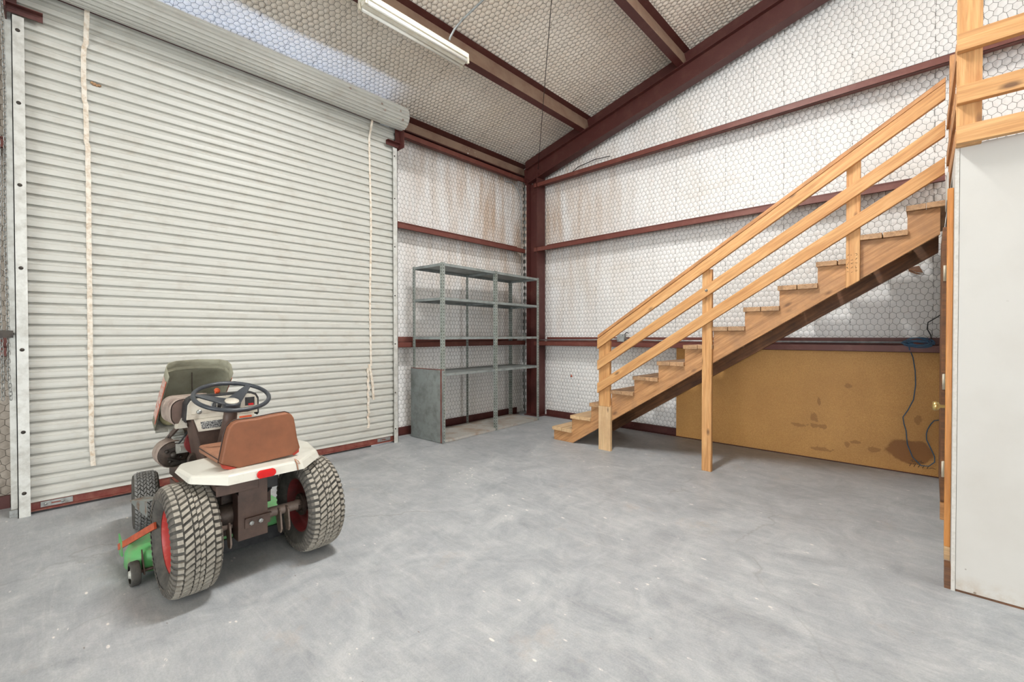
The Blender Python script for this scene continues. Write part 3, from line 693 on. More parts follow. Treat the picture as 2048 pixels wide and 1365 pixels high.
# ------------------------------------------------------------------ right-hand partition: storage room under the loft
pw = MB().box(0.100, 4.0, 3.165, 3.18, 0.012, 2.25).build('wall_right', 'white'); tag(pw, 'white painted board partition at right edge', kind='structure')
tag(MB().box(0.100, 4.0, 3.168, 3.178, 0, 0.012).build('trim_1', 'pinedark'), 'thin brown bottom edge under the white partition', kind='structure')
tag(MB().box(0.083, 0.0985, 3.163, 5.60, 0.0, 2.25).build('wall_partition', 'whiteedge'), 'side of the storage room under the loft', kind='structure')
tag(MB().box(0.10, 4.0, 3.19, 5.62, 2.21, 2.25).build('loft_floor', 'pine2'), 'plywood loft floor above the storage room', kind='structure')
tag(MB().box(3.9, 4.0, 3.18, 5.62, 0, 2.21).build('wall_partition', 'white'), kind='structure')
# door in the side of the storage room, seen edge-on
d2 = thing('door_2', (0.06, 3.7, 0), 'amber wood cased door in the partition side, seen edge on, with brass knob', 'door', kind='structure')
board('casing', 'orangewood', d2, (0.0705, 3.315, 0.178), (0.0705, 3.315, 2.075), (0, 1, 0), 0.07, 0.024)
MB().box(0.059, 0.0815, 3.275, 3.35, 0.108, 0.177).build('casing_foot', 'pinepale', d2)
MB().box(0.059, 0.083, 3.17, 3.27, 0.0, 0.108).build('base_block', 'pinedark', d2)
MB().box(0.046, 0.068, 3.60, 4.35, 0.325, 1.93).build('door_leaf', 'pinedark', d2)
MB().box(0.046, 0.074, 3.58, 3.64, 0.225, 0.322).build('leaf_block', 'pine2', d2)
for z in (1.66, 1.03, 0.52): 
    h = MB().box(0.054, 0.066, 3.585, 3.60, z - 0.045, z + 0.045); h.tube([(0.055, 3.583, z - 0.045), (0.055, 3.583, z + 0.045)], 0.005, 8)
    h.build('hinge', 'socket', d2)
MB().lathe([(0, 0.008), (0.022, 0.009), (0.028, 0.022), (0.042, 0.027), (0.052, 0.022), (0.055, 0.0)], (0.062, 3.42, 0.905), (-1, 0, 0), 16).build('knob', 'brass', d2)
MB().box(0.060, 0.068, 3.56, 3.90, 2.075, 2.235).build('head_trim', 'white', d2)

# loft railing
lr = thing('loft_railing', (0.10, 3.15, 2.25), 'pine loft guard rail above the white partition', 'railing')
board('post', 'pine', lr, (0.128, 3.150, 2.24), (0.128, 3.150, 3.30), (1, 0, 0), 0.089, 0.038)
for z in (2.286, 2.482, 2.737): board('rail', 'pine', lr, (0.084, 3.112, z), (2.6, 3.112, z), (0, 0, 1), 0.086, 0.036)
board('top_rail', 'pine', lr, (0.084, 3.135, 3.055), (2.6, 3.135, 3.055), (0, 1, 0), 0.089, 0.038)
board('post', 'pine', lr, (2.4, 3.150, 2.24), (2.4, 3.150, 3.03), (1, 0, 0), 0.089, 0.038)
board('post', 'pine2', lr, (0.094, 4.28, 2.26), (0.094, 4.28, 3.20), (0, 1, 0), 0.089, 0.030)
board('side_rail', 'pine2', lr, (0.0745, 4.225, 2.74), (0.0895, 3.20, 2.74), (0, 0, 1), 0.086, 0.014)
board('side_rail', 'pine2', lr, (0.0745, 4.225, 2.49), (0.0895, 3.20, 2.49), (0, 0, 1), 0.086, 0.014)
board('side_rail', 'pine2', lr, (0.0745, 4.225, 2.30), (0.0895, 3.20, 2.30), (0, 0, 1), 0.086, 0.014)

# ------------------------------------------------------------------ stairs
st = thing('staircase', (-1.6, 4.85, 0), 'open pine staircase climbing right along the gable wall to the loft', 'stairs')
RUN, RISE = 0.2746, 0.1736
nx = lambda k: -3.435 + RUN * k
tz = lambda k: 0.167 + RISE * k
TT = 0.040
def stringer(y0, y1, mat):
    pts = [(nx(0) + 0.008, 0.0)]
    for k in range(13):
        pts.append((nx(k) + 0.008, tz(k) - TT)); pts.append((nx(k + 1) + 0.008 if k < 12 else 0.043, tz(k) - TT))
    pts += [(0.043, 2.022), (-3.142, 0.0)]
    o = MB().prism([(x, y0, z) for x, z in pts], (0, y1 - y0, 0)).build('stringer', mat, st, bevel=0.0015, seg=1)
    return o
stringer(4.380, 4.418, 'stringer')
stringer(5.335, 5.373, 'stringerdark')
for k in range(13):
    for j in range(2):
        w = 0.140 if k < 12 else 0.106
        x0 = nx(k) + j * (w + 0.006) + random.uniform(-0.002, 0.002)
        dz = random.uniform(-0.002, 0.002)
        xe = min(x0 + w, 0.076)
        board('tread_board', 'tread' if k > 1 else 'pinepale', st, ((x0 + xe) / 2, 4.352 + random.uniform(-0.006, 0.004), tz(k) - TT / 2 + dz), ((x0 + xe) / 2, 5.40, tz(k) - TT / 2 + dz), (1, 0, 0), xe - x0, TT)
# newel and posts on the outside of the stringer
board('post', 'pine', st, (-2.680, 4.360, 0.50), (-2.680, 4.360, 1.24), (1, 0, 0), 0.142, 0.038)
board('post', 'pinepale', st, (-2.676, 4.360, 0.0), (-2.676, 4.360, 0.499), (1, 0, 0), 0.154, 0.038)
board('post', 'pine', st, (-1.553, 4.360, 0.0), (-1.553, 4.360, 1.93), (1, 0, 0), 0.089, 0.038)
board('post', 'pine', st, (-0.447, 4.360, 1.700), (-0.447, 4.360, 2.66), (1, 0, 0), 0.087, 0.038, (1, 0, 0.632))
def rail(z0, z1, zh, y, t, mat='pine', name='hand_rail', x0=-2.75, x1=0.062):
    c = math.cos(math.atan2(z1 - z0, x1 - x0))
    return board(name, mat, st, (x0, y, z0), (x1, y, z1), (0, 0, 1), zh * c, t, (0, 0, 1), (0, 0, 1))
rail(1.205, 3.000, 0.108, 4.322, 0.036)
rail(0.964, 2.742, 0.108, 4.322, 0.036)
rail(0.704, 2.484, 0.112, 4.322, 0.036)
rail(1.288, 3.078, 0.036, 4.356, 0.089, 'pine2', 'rail_cap')
# pencil marks on the upper post
sc_ = MB(); r5 = random.Random(11)
for cx_ in (-0.478, -0.452, -0.425):
    for k in range(5):
        z0 = 1.80 + k * 0.032; p = [(cx_ + r5.uniform(-0.008, 0.008), 4.3405, z0 + r5.uniform(-0.01, 0.012)) for _ in range(4)]
        sc_.tube(p, 0.0011, 4)
sc_.build('pencil_marks', 'darkmetal', st)
MB().lathe([(0, 0.014), (0.006, 0.013), (0.009, 0.008), (0.016, 0.007), (0.018, 0)], (-1.545, 4.304, 1.728), (0, -1, 0), 10).build('bolt', 'zinc', st)

# ------------------------------------------------------------------ board leaning on the gable wall
osb = MB().box(-1.22, 1.22, -0.008, 0.008, 0, 1.190)
osb = osb.build('leaning_board', 'osb', None, (0, 0, 0)); osb.location = (-1.160, 5.600, 0.004)
tag(osb, 'large tan stained particle board standing against the gable wall under the stairs', 'board')
sc_ = MB(); sx = 1.07
for k in range(5):
    x0 = 1.015 + k * 0.030; sc_.tube([(x0, -0.0085, 0.088), (x0 + 0.02, -0.0085, 0.092), (x0 + 0.008, -0.0085, 0.062)], 0.0022, 4)
sc_.tube([(1.16, -0.0085, 0.07), (1.18, -0.0085, 0.075), (1.20, -0.0085, 0.068)], 0.002, 4)
for k in range(3): sc_.tube([(1.03 + k * 0.03, -0.0085, 0.118), (1.045 + k * 0.03, -0.0085, 0.128), (1.04 + k * 0.03, -0.0085, 0.108), (1.06 + k * 0.03, -0.0085, 0.113)], 0.0022, 4)
s_ = sc_.build('ink_scrawl', 'black', None, (0, 0, 0)); s_.parent = osb; tag(s_, 'black marker scrawl')

# ------------------------------------------------------------------ conduits, box, cables
cdt = MB().tube([(-4.59, 5.50, 1.233), (-3.6, 5.49, 1.238), (-3.17, 5.47, 1.252)], 0.010, 8).tube([(-3.03, 5.47, 1.250), (-2.6, 5.49, 1.234), (-0.12, 5.49, 1.234)], 0.010, 8).build('wall_conduit', 'conduit')
tag(cdt, 'grey steel conduit lying along the lowest gable girt', 'conduit')
jb = thing('junction_box', (-3.10, 5.47, 1.213), 'small grey steel junction box on the girt behind the lower stair rail', 'box')
MB().box(-3.155, -3.045, 5.44, 5.50, 1.216, 1.322).build('box_body', 'zinc', jb, bevel=0.004)
MB().box(-3.152, -3.048, 5.436, 5.44, 1.219, 1.319).build('cover_plate', 'conduit', jb)
s_ = MB()
for (x, z) in ((-3.135, 1.235), (-3.065, 1.303)): s_.lathe([(0, 0.006), (0.003, 0.005), (0.004, 0)], (x, 5.436, z), (0, -1, 0), 8)
s_.build('screw', 'darkmetal', jb)
MB().tube([(-3.055, 5.47, 1.32), (-3.035, 5.49, 1.345), (-3.02, 5.52, 1.335)], 0.006, 6).build('cable_clamp', 'darkmetal', jb)
tag(MB().tube([(-5.05, 5.187, 3.822), (-5.045, 5.33, 3.84), (-5.045, 5.44, 3.77), (-5.045, 5.53, 3.66), (-5.045, 5.56, 3.50), (-5.045, 5.565, 2.86)], 0.007, 7).tube([(-5.045, 5.565, 2.72), (-5.045, 5.565, 1.30)], 0.006, 7).build('corner_conduit', 'conduit'), 'thin pale conduit bending down beside the corner column', 'conduit')
tag(MB().tube([(-4.1, 5.60, 3.79), (-3.9, 5.58, 3.865), (-3.6, 5.57, 3.89), (-3.35, 5.57, 3.87)], 0.006, 6).build('loose_cable', 'darkmetal'), 'short grey cable end lying on the topmost gable girt', 'cable')
# blue cable: coil on the girt and a run down to the floor and back
bc = thing('blue_cable', (-0.08, 5.50, 1.15), 'coiled blue cable on the girt with a loop hanging down the tan board', 'cable')
m = MB(); r6 = random.Random(5)
for k in range(13):
    cxx = -0.085 + r6.uniform(-0.015, 0.02); czz = 1.235 + r6.uniform(-0.014, 0.014); rx = 0.095 + r6.uniform(-0.025, 0.012); rz = 0.026 + r6.uniform(-0.012, 0.010); tl = r6.uniform(-0.18, 0.08)
    pth = []
    for q in range(18):
        a = 2 * math.pi * q / 18; px, pz = rx * math.cos(a), rz * math.sin(a)
        pth.append((cxx + px, 5.435 - 0.004 * k + 0.012 * math.sin(a * 2 + k), czz + pz + px * tl))
    m.tube(pth, 0.0036, 6, True)
m.build('cable_coil', 'blue', bc)
run = [(-0.148, 5.415, 1.230), (-0.140, 5.425, 1.17), (-0.120, 5.565, 1.096), (-0.104, 5.57, 0.97), (-0.100, 5.57, 0.84), (-0.113, 5.57, 0.699), (-0.150, 5.57, 0.60), (-0.186, 5.57, 0.526), (-0.178, 5.57, 0.46), (-0.163, 5.57, 0.401), (-0.158, 5.57, 0.33), (-0.152, 5.57, 0.27), (-0.116, 5.57, 0.159), (-0.057, 5.57, 0.091), (-0.004, 5.57, 0.097), (0.033, 5.57, 0.141), (0.033, 5.57, 0.19), (0.019, 5.57, 0.231), (-0.022, 5.57, 0.339), (-0.024, 5.57, 0.39), (-0.016, 5.57, 0.432), (0.005, 5.57, 0.485), (0.027, 5.57, 0.52), (0.072, 5.575, 0.534)]
MB().tube(run, 0.0042, 7).build('cable_run', 'blue', bc)
tag(MB().tube([(0.075, 5.62, 1.50), (0.045, 5.60, 1.47), (-0.02, 5.60, 1.42), (-0.025, 5.60, 1.36), (0.00, 5.60, 1.30), (0.01, 5.58, 1.22)], 0.005, 6).build('black_cable', 'black'), 'black cable curving down onto the girt above the blue coil', 'cable')
tag(MB().tube([(0.072, 5.580, 0.52), (0.074, 5.575, 0.44), (0.068, 5.575, 0.36), (0.073, 5.575, 0.27), (0.066, 5.575, 0.20), (0.070, 5.575, 0.12), (0.074, 5.575, 0.06)], 0.005, 6).build('black_cable', 'black'), 'black cable hanging between tan board and amber door casing', 'cable')

# ------------------------------------------------------------------ fluorescent strip lamp under the first purlin
def strip_lamp(y0, y1, label, lit=False):
    x, z = -3.555, 4.115
    fx = thing('strip_lamp', (x, (y0 + y1) / 2, z), label, 'lamp')
    MB().prism([(x - 0.050, y0, z + 0.050), (x + 0.075, y0, z + 0.050), (x + 0.075, y0, z + 0.095), (x + 0.055, y0, z + 0.115), (x - 0.030, y0, z + 0.115), (x - 0.050, y0, z + 0.095)], (0, y1 - y0, 0)).build('housing', 'lampwhite', fx, bevel=0.003)
    MB().prism([(x - 0.020, y0 + 0.01, z + 0.050), (x + 0.045, y0 + 0.01, z + 0.050), (x + 0.030, y0 + 0.01, z + 0.010), (x - 0.005, y0 + 0.01, z + 0.010)], (0, y1 - y0 - 0.02, 0)).build('reflector', 'lampwhite', fx)
    for dx in (-0.040, 0.066):
        tb = MB().lathe([(0, 0.018), (y1 - y0 - 0.05, 0.018)], (x + dx, y0 + 0.025, z + 0.018), (0, 1, 0), 14).build('lamp_tube', 'tube' if not lit else M_lit, fx)
        for ye in (y0, y1 - 0.022): MB().box(x + dx - 0.014, x + dx + 0.014, ye, ye + 0.022, z - 0.004, z + 0.052).build('lamp_holder', 'socket', fx, bevel=0.003)
    return fx
M_lit = bpy.data.materials.new('lit_lamp_tube'); M_lit.use_nodes = True
M_lit.node_tree.nodes['Principled BSDF'].inputs['Emission Color'].default_value = (1.0, 0.97, 0.92, 1); M_lit.node_tree.nodes['Principled BSDF'].inputs['Emission Strength'].default_value = 1.4
strip_lamp(1.875, 3.03, 'white fluorescent strip lamp hanging under the roof purlin')
strip_lamp(0.45, 1.60, 'lit fluorescent strip lamp in line with the hanging lamp, nearer the left edge', True)
tag(MB().tube([(-3.555, 1.60, 4.20), (-3.55, 1.875, 4.20)], 0.011, 8).build('lamp_conduit', 'conduit'), 'short conduit joining the ends of the two strip lamps', 'conduit')
tag(MB().tube([(-3.50, 2.79, 4.246), (-3.49, 2.79, 4.27), (-3.43, 2.80, 4.33), (-3.33, 2.82, 4.385), (-2.2, 2.93, 4.66), (-0.9, 3.05, 4.97)], 0.011, 8).build('lamp_conduit', 'conduit'), 'bent conduit rising from the strip lamp across the roof slope', 'conduit')

# ------------------------------------------------------------------ steel shelving
shx = thing('metal_shelving', (-4.56, 4.22, 0), 'grey green slotted steel shelving unit, two bays wide, in the corner', 'shelving')
SA = math.atan2(0.0573, 1.0)
sdir = Vector((-0.0573, 1, 0)).normalized(); sdep = Vector((-sdir.y, sdir.x, 0)); sdep = Vector((-1, -0.0573, 0)).normalized()
P0 = Vector((-4.252, 3.272, 0)); BAY, DEP, HT = 0.966, 0.575, 2.185
def spt(a, d, z): return P0 + sdir * a + sdep * d + Vector((0, 0, z))
def angle_post(a, d, sa, sd, name='post'):
    """L section: flange along the front (dir sa) and flange along the depth (dir sd); 'strip' runs 0..1 across each flange"""
    W, t = 0.042, 0.003; vs_, fs_, att = [], [], []
    c = spt(a, d, 0)
    for dv_, ov in ((sdir * sa, sdep * sd), (sdep * sd, sdir * sa)):
        n = len(vs_)
        for z in (0.004, HT):
            for q in (0, 1):
                for s2 in (0, 1):
                    vs_.append(c + dv_ * (W * q) + ov * (t * s2) + Vector((0, 0, z))); att.append(float(q))
        fs_ += [(n + 0, n + 2, n + 6, n + 4), (n + 1, n + 5, n + 7, n + 3), (n + 2, n + 3, n + 7, n + 6), (n + 0, n + 4, n + 5, n + 1), (n + 4, n + 6, n + 7, n + 5), (n + 0, n + 1, n + 3, n + 2)]
    m = MB(); m.add(vs_, fs_); o = m.build(name, 'perf', shx, fix=False)
    la = o.data.attributes.new('strip', 'FLOAT', 'POINT'); la.data.foreach_set('value', att)
    return o
for a, sa in ((0, 1), (BAY - 0.021, 1), (2 * BAY, -1)):
    angle_post(a, 0, sa, 1); angle_post(a, DEP, sa, -1)
def shelf(b, z, name='shelf', mat='shelf'):
    a0, a1 = 0.006 + b * BAY, BAY - 0.006 + b * BAY; H = 0.032
    m = MB(); t = 0.0025
    zz = Vector((0, 0, 1)); mid = lambda d, z_: spt((a0 + a1) / 2, d, z_)
    L = (a1 - a0) / 2
    m.obox(mid(DEP / 2, z - t / 2), sdir, sdep, zz, L, DEP / 2 - 0.004, t / 2)
    for d in (0.006, DEP - 0.006): m.obox(mid(d, z - H / 2), sdir, sdep, zz, L, t / 2, H / 2)
    for aa in (a0, a1): m.obox(spt(aa, DEP / 2, z - H / 2), sdir, sdep, zz, t / 2, DEP / 2 - 0.006, H / 2)
    for d in (0.014, DEP - 0.014): m.obox(mid(d, z - H + t / 2), sdir, sdep, zz, L, 0.009, t / 2)
    return m.build(name, mat, shx, fix=False)
def m_pan():
    t = NT('rust_stained_shelf'); v = t.mapping()
    c = t.mix(t.ramp(t.noise(v, 3.0, 8, 0.7, 0.8), [(0.46, K), (0.66, W1)]), srgb(172, 169, 162), srgb(146, 120, 94))
    return t.done(c, 0.7)
M_['pan'] = m_pan()
for z, mt in ((0.036, 'pan'), (0.845, 'shelf'), (1.288, 'shelf'), (1.765, 'shelf'), (2.178, 'shelf')):
    for b in range(2): shelf(b, z, 'shelf', mt)
m = MB(); m.obox(spt(-0.004, DEP / 2 + 0.006, 0.445), sdep, (0, 0, 1), sdir, DEP / 2 + 0.03, 0.441, 0.003)
m.build('side_panel', 'shelf', shx, bevel=0.002)
for aa in (0.0,):
    MB().obox(spt(-0.007, 0.02, 0.445), sdep, (0, 0, 1), sdir, 0.010, 0.44, 0.002).build('rusty_edge', 'redbar', shx)
MB().obox(spt(-0.004, DEP / 2, 0.890), sdep, (0, 0, 1), sdir, DEP / 2 + 0.03, 0.004, 0.0045).build('rusty_edge', 'redbar', shx)

# ------------------------------------------------------------------ garden tractor (local X forward, Y left, Z up)
TH = 0.04243
tr = thing('garden_tractor', (-2.768, 0.796, 0), 'old cream and brown garden tractor with open hood and mowing deck on the floor', 'tractor', rz=math.pi + TH)
OFF[tr] = Vector((0, 0, 0))

def rear_wheel(side):
    c = Vector((0, 0.3165 * side, 0.275)); ax = Vector((0, side, 0)); w = 0.100
    prof = [(-0.070, 0.158), (-0.086, 0.172), (-0.100, 0.205), (-0.099, 0.238), (-0.088, 0.257), (-0.06, 0.2645), (0, 0.2665), (0.06, 0.2645), (0.088, 0.257), (0.099, 0.238), (0.100, 0.205), (0.086, 0.172), (0.070, 0.158)]
    tire = MB().lathe(prof, c, ax, 56, cap=False).build('rear_tire', 'carcass', tr)
    for s_ in (-1, 1): pass
    # tread lugs
    m = MB(); a1 = ax.orthogonal().normalized(); b1 = ax.cross(a1)
    # phi turns from the rear of the tyre upward; l runs to the left
    rot = lambda l, r, a: c + Vector((-math.cos(a) * r, l, math.sin(a) * r))
    def lug(m, l0, l1, a0, sl, wa, r0, r1, r0b=None, r1b=None):
        r0b = r0 if r0b is None else r0b; r1b = r1 if r1b is None else r1b
        v = []
        for (l, da, lo, hi) in ((l0, 0, r0, r1), (l1, sl, r0b, r1b)):
            for r in (lo, hi):
                for e in (-0.5, 0.5): v.append(rot(l, r, a0 + da + e * wa * (1.0 if r == lo else 0.94)))
        m.add(v, [(0, 1, 3, 2), (4, 6, 7, 5), (0, 4, 5, 1), (2, 3, 7, 6), (0, 2, 6, 4), (1, 5, 7, 3)])
    N = 50; st_ = 2 * math.pi / N; ms = MB(); kk = -2.3
    for i in range(N):
        a = i * st_
        lug(m, -0.057, -0.024, a - 0.040 * kk, 0.033 * kk, st_ * 0.60, 0.258, 0.2760)
        lug(m, -0.018, -0.001, a, 0.017 * kk, st_ * 0.60, 0.260, 0.2770); lug(m, 0.002, 0.018, a + 0.004 * kk, 0.016 * kk, st_ * 0.60, 0.260, 0.2770)
        lug(m, 0.024, 0.057, a + 0.030 * kk, 0.033 * kk, st_ * 0.60, 0.258, 0.2760)
        for s2 in (-1, 1):
            lug(m, s2 * 0.064, s2 * 0.086, a + 0.03, 0.0, st_ * 0.58, 0.250, 0.2745, 0.244, 0.2665)
            lug(ms, s2 * 0.0855, s2 * 0.099, a + 0.03, 0.0, st_ * 0.58, 0.240, 0.2665, 0.238, 0.2500)
            lug(ms, s2 * 0.096, s2 * 0.1035, a + 0.03, 0.0, st_ * 0.52, 0.236, 0.2520, 0.212, 0.228)
    t_ = m.build('tread_lugs', 'lug', tire, fix=False); tag(t_, 'dusty worn tread lugs', kind='stuff')
    t_ = ms.build('shoulder_lugs', 'lugside', tire, fix=False); tag(t_, kind='stuff')
    # rim: outer barrel, dished disc set toward the inner side for the left wheel
    di, do = (-0.060, -0.035) if side > 0 else (-0.020, 0.010)
    rm = MB().lathe([(-0.078, 0.172), (-0.072, 0.166), (-0.066, 0.152), (di - 0.006, 0.148), (di, 0.120), (di + 0.006, 0.085), (di, 0.060), (di, 0.0)], c, ax, 40, cap=False)
    rm.lathe([(0.080, 0.173), (0.074, 0.170), (0.070, 0.160), (0.050, 0.152), (0.030, 0.146), (do + 0.010, 0.140), (do, 0.118), (do + 0.006, 0.085), (do, 0.060), (do, 0.0)], c, ax, 40, cap=False)
    rim = rm.build('wheel_rim', 'rim' if side > 0 else 'rimdark', tr)
    hb = MB().lathe([(-0.082, 0.034), (-0.060, 0.034), (-0.060, 0.064), (-0.046, 0.066), (-0.046, 0.040), (-0.020, 0.040)], c, ax, 24, False)
    hb.lathe([(do, 0.055), (do + 0.02, 0.05), (do + 0.022, 0.03), (do + 0.045, 0.028), (do + 0.047, 0.0)], c, ax, 20, False)
    for k in range(5):
        a = 2 * math.pi * k / 5; hb.lathe([(0, 0.008), (0.012, 0.008), (0.014, 0)], c + ax * (-0.060) + (a1 * math.cos(a) + b1 * math.sin(a)) * 0.045, -ax, 6, False)
    hb.build('hub', 'greasy', rim)
    return tire
rear_wheel(1); rear_wheel(-1)

def front_wheel(side):
    c = Vector((1.10, 0.296 * side, 0.191)); FS = R(-7); ax = Vector((-math.sin(FS), math.cos(FS), 0)) * side
    prof = [(-0.052, 0.098), (-0.064, 0.115), (-0.070, 0.145), (-0.066, 0.170), (-0.050, 0.181), (0, 0.186), (0.050, 0.181), (0.066, 0.170), (0.070, 0.145), (0.064, 0.115), (0.052, 0.098)]
    tire = MB().lathe(prof, c, ax, 44, cap=False).build('front_tire', 'carcass', tr)
    m = MB(); N = 40; a1 = ax.orthogonal().normalized(); b1 = ax.cross(a1)
    rot = lambda t, r, a: c + ax * t + (a1 * math.cos(a) + b1 * math.sin(a)) * r
    rows = 8; stp = 2 * math.pi / N
    for j in range(rows):
        t0 = -0.060 + j * 0.015; sl = 0.075 if j % 2 else -0.075
        rr0 = 0.182 if 1 <= j <= 6 else 0.176
        for i in range(N):
            a = i * stp + (0.02 if j % 2 else 0.0); v = []
            for (t, da) in ((t0 + 0.0012, 0), (t0 + 0.0138, sl)):
                for r in (rr0 - 0.004, rr0 + 0.009):
                    for e in (-0.5, 0.5): v.append(rot(t, r - (abs(t) > 0.047) * 0.004, a + da + e * stp * 0.72))
            m.add(v, [(0, 1, 3, 2), (4, 6, 7, 5), (0, 4, 5, 1), (2, 3, 7, 6), (0, 2, 6, 4), (1, 5, 7, 3)])
    t_ = m.build('tread_lugs', 'lugfront', tire, fix=False); tag(t_, kind='stuff')
    rim = MB().lathe([(0.058, 0.106), (0.052, 0.098), (0.028, 0.090), (-0.005, 0.086), (-0.010, 0.055), (-0.004, 0.030), (0.02, 0.028), (0.03, 0.02), (0.031, 0.0)], c, ax, 32, cap=False)
    rim.lathe([(-0.058, 0.106), (-0.052, 0.098), (-0.028, 0.090), (-0.012, 0.086), (-0.012, 0.0)], c, ax, 32, cap=False)
    rim.build('wheel_rim', 'rim', tr)
front_wheel(1); front_wheel(-1)
# axles, frame, transaxle
MB().lathe([(-0.275, 0.026), (-0.262, 0.026), (-0.255, 0.033), (-0.235, 0.033), (-0.23, 0.028), (0.23, 0.028), (0.235, 0.033), (0.255, 0.033), (0.262, 0.026), (0.275, 0.026)], (0, 0, 0.278), (0, 1, 0), 18).build('rear_axle', 'bracket', tr)
MB().lathe([(-0.26, 0.020), (0.26, 0.020)], (1.10, 0, 0.20), (0, 1, 0), 14).box(1.05, 1.15, -0.05, 0.05, 0.18, 0.32).build('front_axle', 'greasy', tr)
fr = MB()
for l in (-0.125, 0.125): fr.box(0.12, 1.25, l - 0.012, l + 0.012, 0.30, 0.385)
fr.build('frame_rails', 'brown', tr, bevel=0.003)
MB().box(0.03, 0.20, -0.02, 0.15, 0.20, 0.46).box(-0.03, 0.10, 0.0, 0.11, 0.22, 0.34).lathe([(0, 0.06), (0.08, 0.05)], (0.0, 0.10, 0.33), (0, 1, 0), 14).build('transaxle', 'greasy', tr, bevel=0.012)
MB().box(-0.165, 0.30, 0.03, 0.225, 0.515, 0.545).box(-0.168, -0.162, 0.03, 0.225, 0.490, 0.545).box(-0.10, 0.30, -0.10, 0.03, 0.515, 0.560).build('seat_frame', 'brown', tr, bevel=0.003)
hp = MB().box(-0.125, -0.117, -0.030, 0.112, 0.215, 0.555).box(-0.125, -0.04, 0.108, 0.116, 0.215, 0.46).build('hitch_plate', 'brown', tr, bevel=0.002)
br = MB().box(-0.145, -0.125, -0.045, 0.085, 0.326, 0.331).box(-0.133, -0.126, -0.040, 0.085, 0.275, 0.330).build('hitch_bracket', 'brown', hp, bevel=0.001)
bo = MB()
for l in (0.055, 0.010): bo.lathe([(0, 0.012), (0.008, 0.012), (0.010, 0.0)], (-0.135, l, 0.300), (-1, 0, 0), 6, False)
bo.build('bolt', 'zinc', hp)
for l0 in (-0.128, -0.172, 0.128, 0.166):
    m = MB().prism([(-0.045, l0, 0.300), (-0.060, l0, 0.285), (-0.075, l0, 0.190), (-0.062, l0, 0.165), (-0.030, l0, 0.165), (0.010, l0, 0.270), (0.010, l0, 0.300)], (0, 0.009, 0))
    m.build('axle_bracket', 'bracket', tr, bevel=0.001)
MB().tube([(0.10, -0.115, 0.52), (0.08, -0.12, 0.44), (0.09, -0.125, 0.39), (0.16, -0.10, 0.33)], 0.008, 8).build('lift_rod', 'black', tr)
MB().box(0.0, 0.10, -0.135, -0.07, 0.42, 0.50).build('seat_switch', 'black', tr, bevel=0.006)

# fender deck
out_c = [(0.17, 0.298), (0.08, 0.332), (-0.10, 0.315), (-0.205, 0.180), (-0.205, -0.180), (-0.10, -0.315), (0.10, -0.350), (0.22, -0.320)]
zc = [0.612, 0.612, 0.606, 0.602, 0.602, 0.615, 0.628, 0.632]
inn = [(0.22, 0.12), (0.10, 0.14), (-0.06, 0.14), (-0.10, 0.12), (-0.10, -0.12), (-0.06, -0.14), (0.10, -0.14), (0.22, -0.12)]
apr = [(0.17, 0.304), (0.08, 0.342), (-0.115, 0.326), (-0.222, 0.188), (-0.222, -0.188), (-0.115, -0.326), (0.10, -0.362), (0.22, -0.328)]
za = [0.602, 0.594, 0.572, 0.553, 0.553, 0.575, 0.605, 0.618]
v = [(a, b, 0.612) for a, b in inn] + [(a, b, z) for (a, b), z in zip(out_c, zc)] + [(a, b, z) for (a, b), z in zip(apr, za)]
f = []
for i in range(7):
    f.append((i, i + 1, 8 + i + 1, 8 + i)); f.append((8 + i, 8 + i + 1, 16 + i + 1, 16 + i))
f += [(0, 1, 6, 7), (1, 2, 5, 6), (2, 3, 4, 5)]
fm = MB(); fm.add(v, f); fd = fm.build('fender_deck', 'cream', tr, bevel=0.012, seg=2)
sd = fd.modifiers.new('thick', 'SOLIDIFY'); sd.thickness = 0.006; sd.offset = -1
tl = MB(); pts = []
for k in range(24):
    a = 2 * math.pi * k / 24; ca, sa_ = math.cos(a), math.sin(a)
    pts.append((-0.222, 0.012 + 0.026 * (1 if ca > 0 else -1) + 0.021 * ca, 0.575 + 0.021 * sa_))
tl.prism(pts, (-0.014, 0, 0)); tlo = tl.build('tail_reflector', 'redlens', fd, bevel=0.004)
# seat
sb_out = [(0.109, 0.606), (0.195, 0.646), (0.180, 0.735), (0.170, 0.790), (0.160, 0.826), (0.142, 0.848), (0.119, 0.857), (0.035, 0.857), (-0.066, 0.866), (-0.127, 0.868), (-0.150, 0.858), (-0.164, 0.834), (-0.172, 0.795), (-0.184, 0.719), (-0.202, 0.652), (-0.156, 0.622)]
lean = lambda z: -0.140 - (z - 0.6) * 0.05
m = MB(); m.prism([(lean(z), l, z) for l, z in sb_out], (0.052, 0, 0), False)
bk = m.build('seat_back', 'vinyl', tr, bevel=0.009, seg=3)
MB().tube([(lean(z) + 0.047, l * 1.008, 0.6 + (z - 0.6) * 1.008) for l, z in sb_out], 0.0032, 6, True).build('piping', 'piping', bk)
for lz in (((0.118, 0.608), (0.190, 0.642), (0.182, 0.618), (0.130, 0.600)), ((-0.160, 0.626), (-0.197, 0.648), (-0.196, 0.630), (-0.168, 0.616))):
    MB().prism([(lean(0.6) + 0.006, l, z) for l, z in lz], (0.03, 0, 0)).build('torn_corner', 'tornred', bk)
cu = MB().box(-0.10, 0.36, -0.165, 0.172, 0.610, 0.660)
cs = cu.build('seat_cushion', 'cushion', tr, bevel=0.016, seg=3)
MB().tube([(-0.09, 0.173, 0.640), (0.34, 0.173, 0.644), (0.361, 0.15, 0.644), (0.361, -0.15, 0.644)], 0.003, 6).build('piping', 'piping', cs)
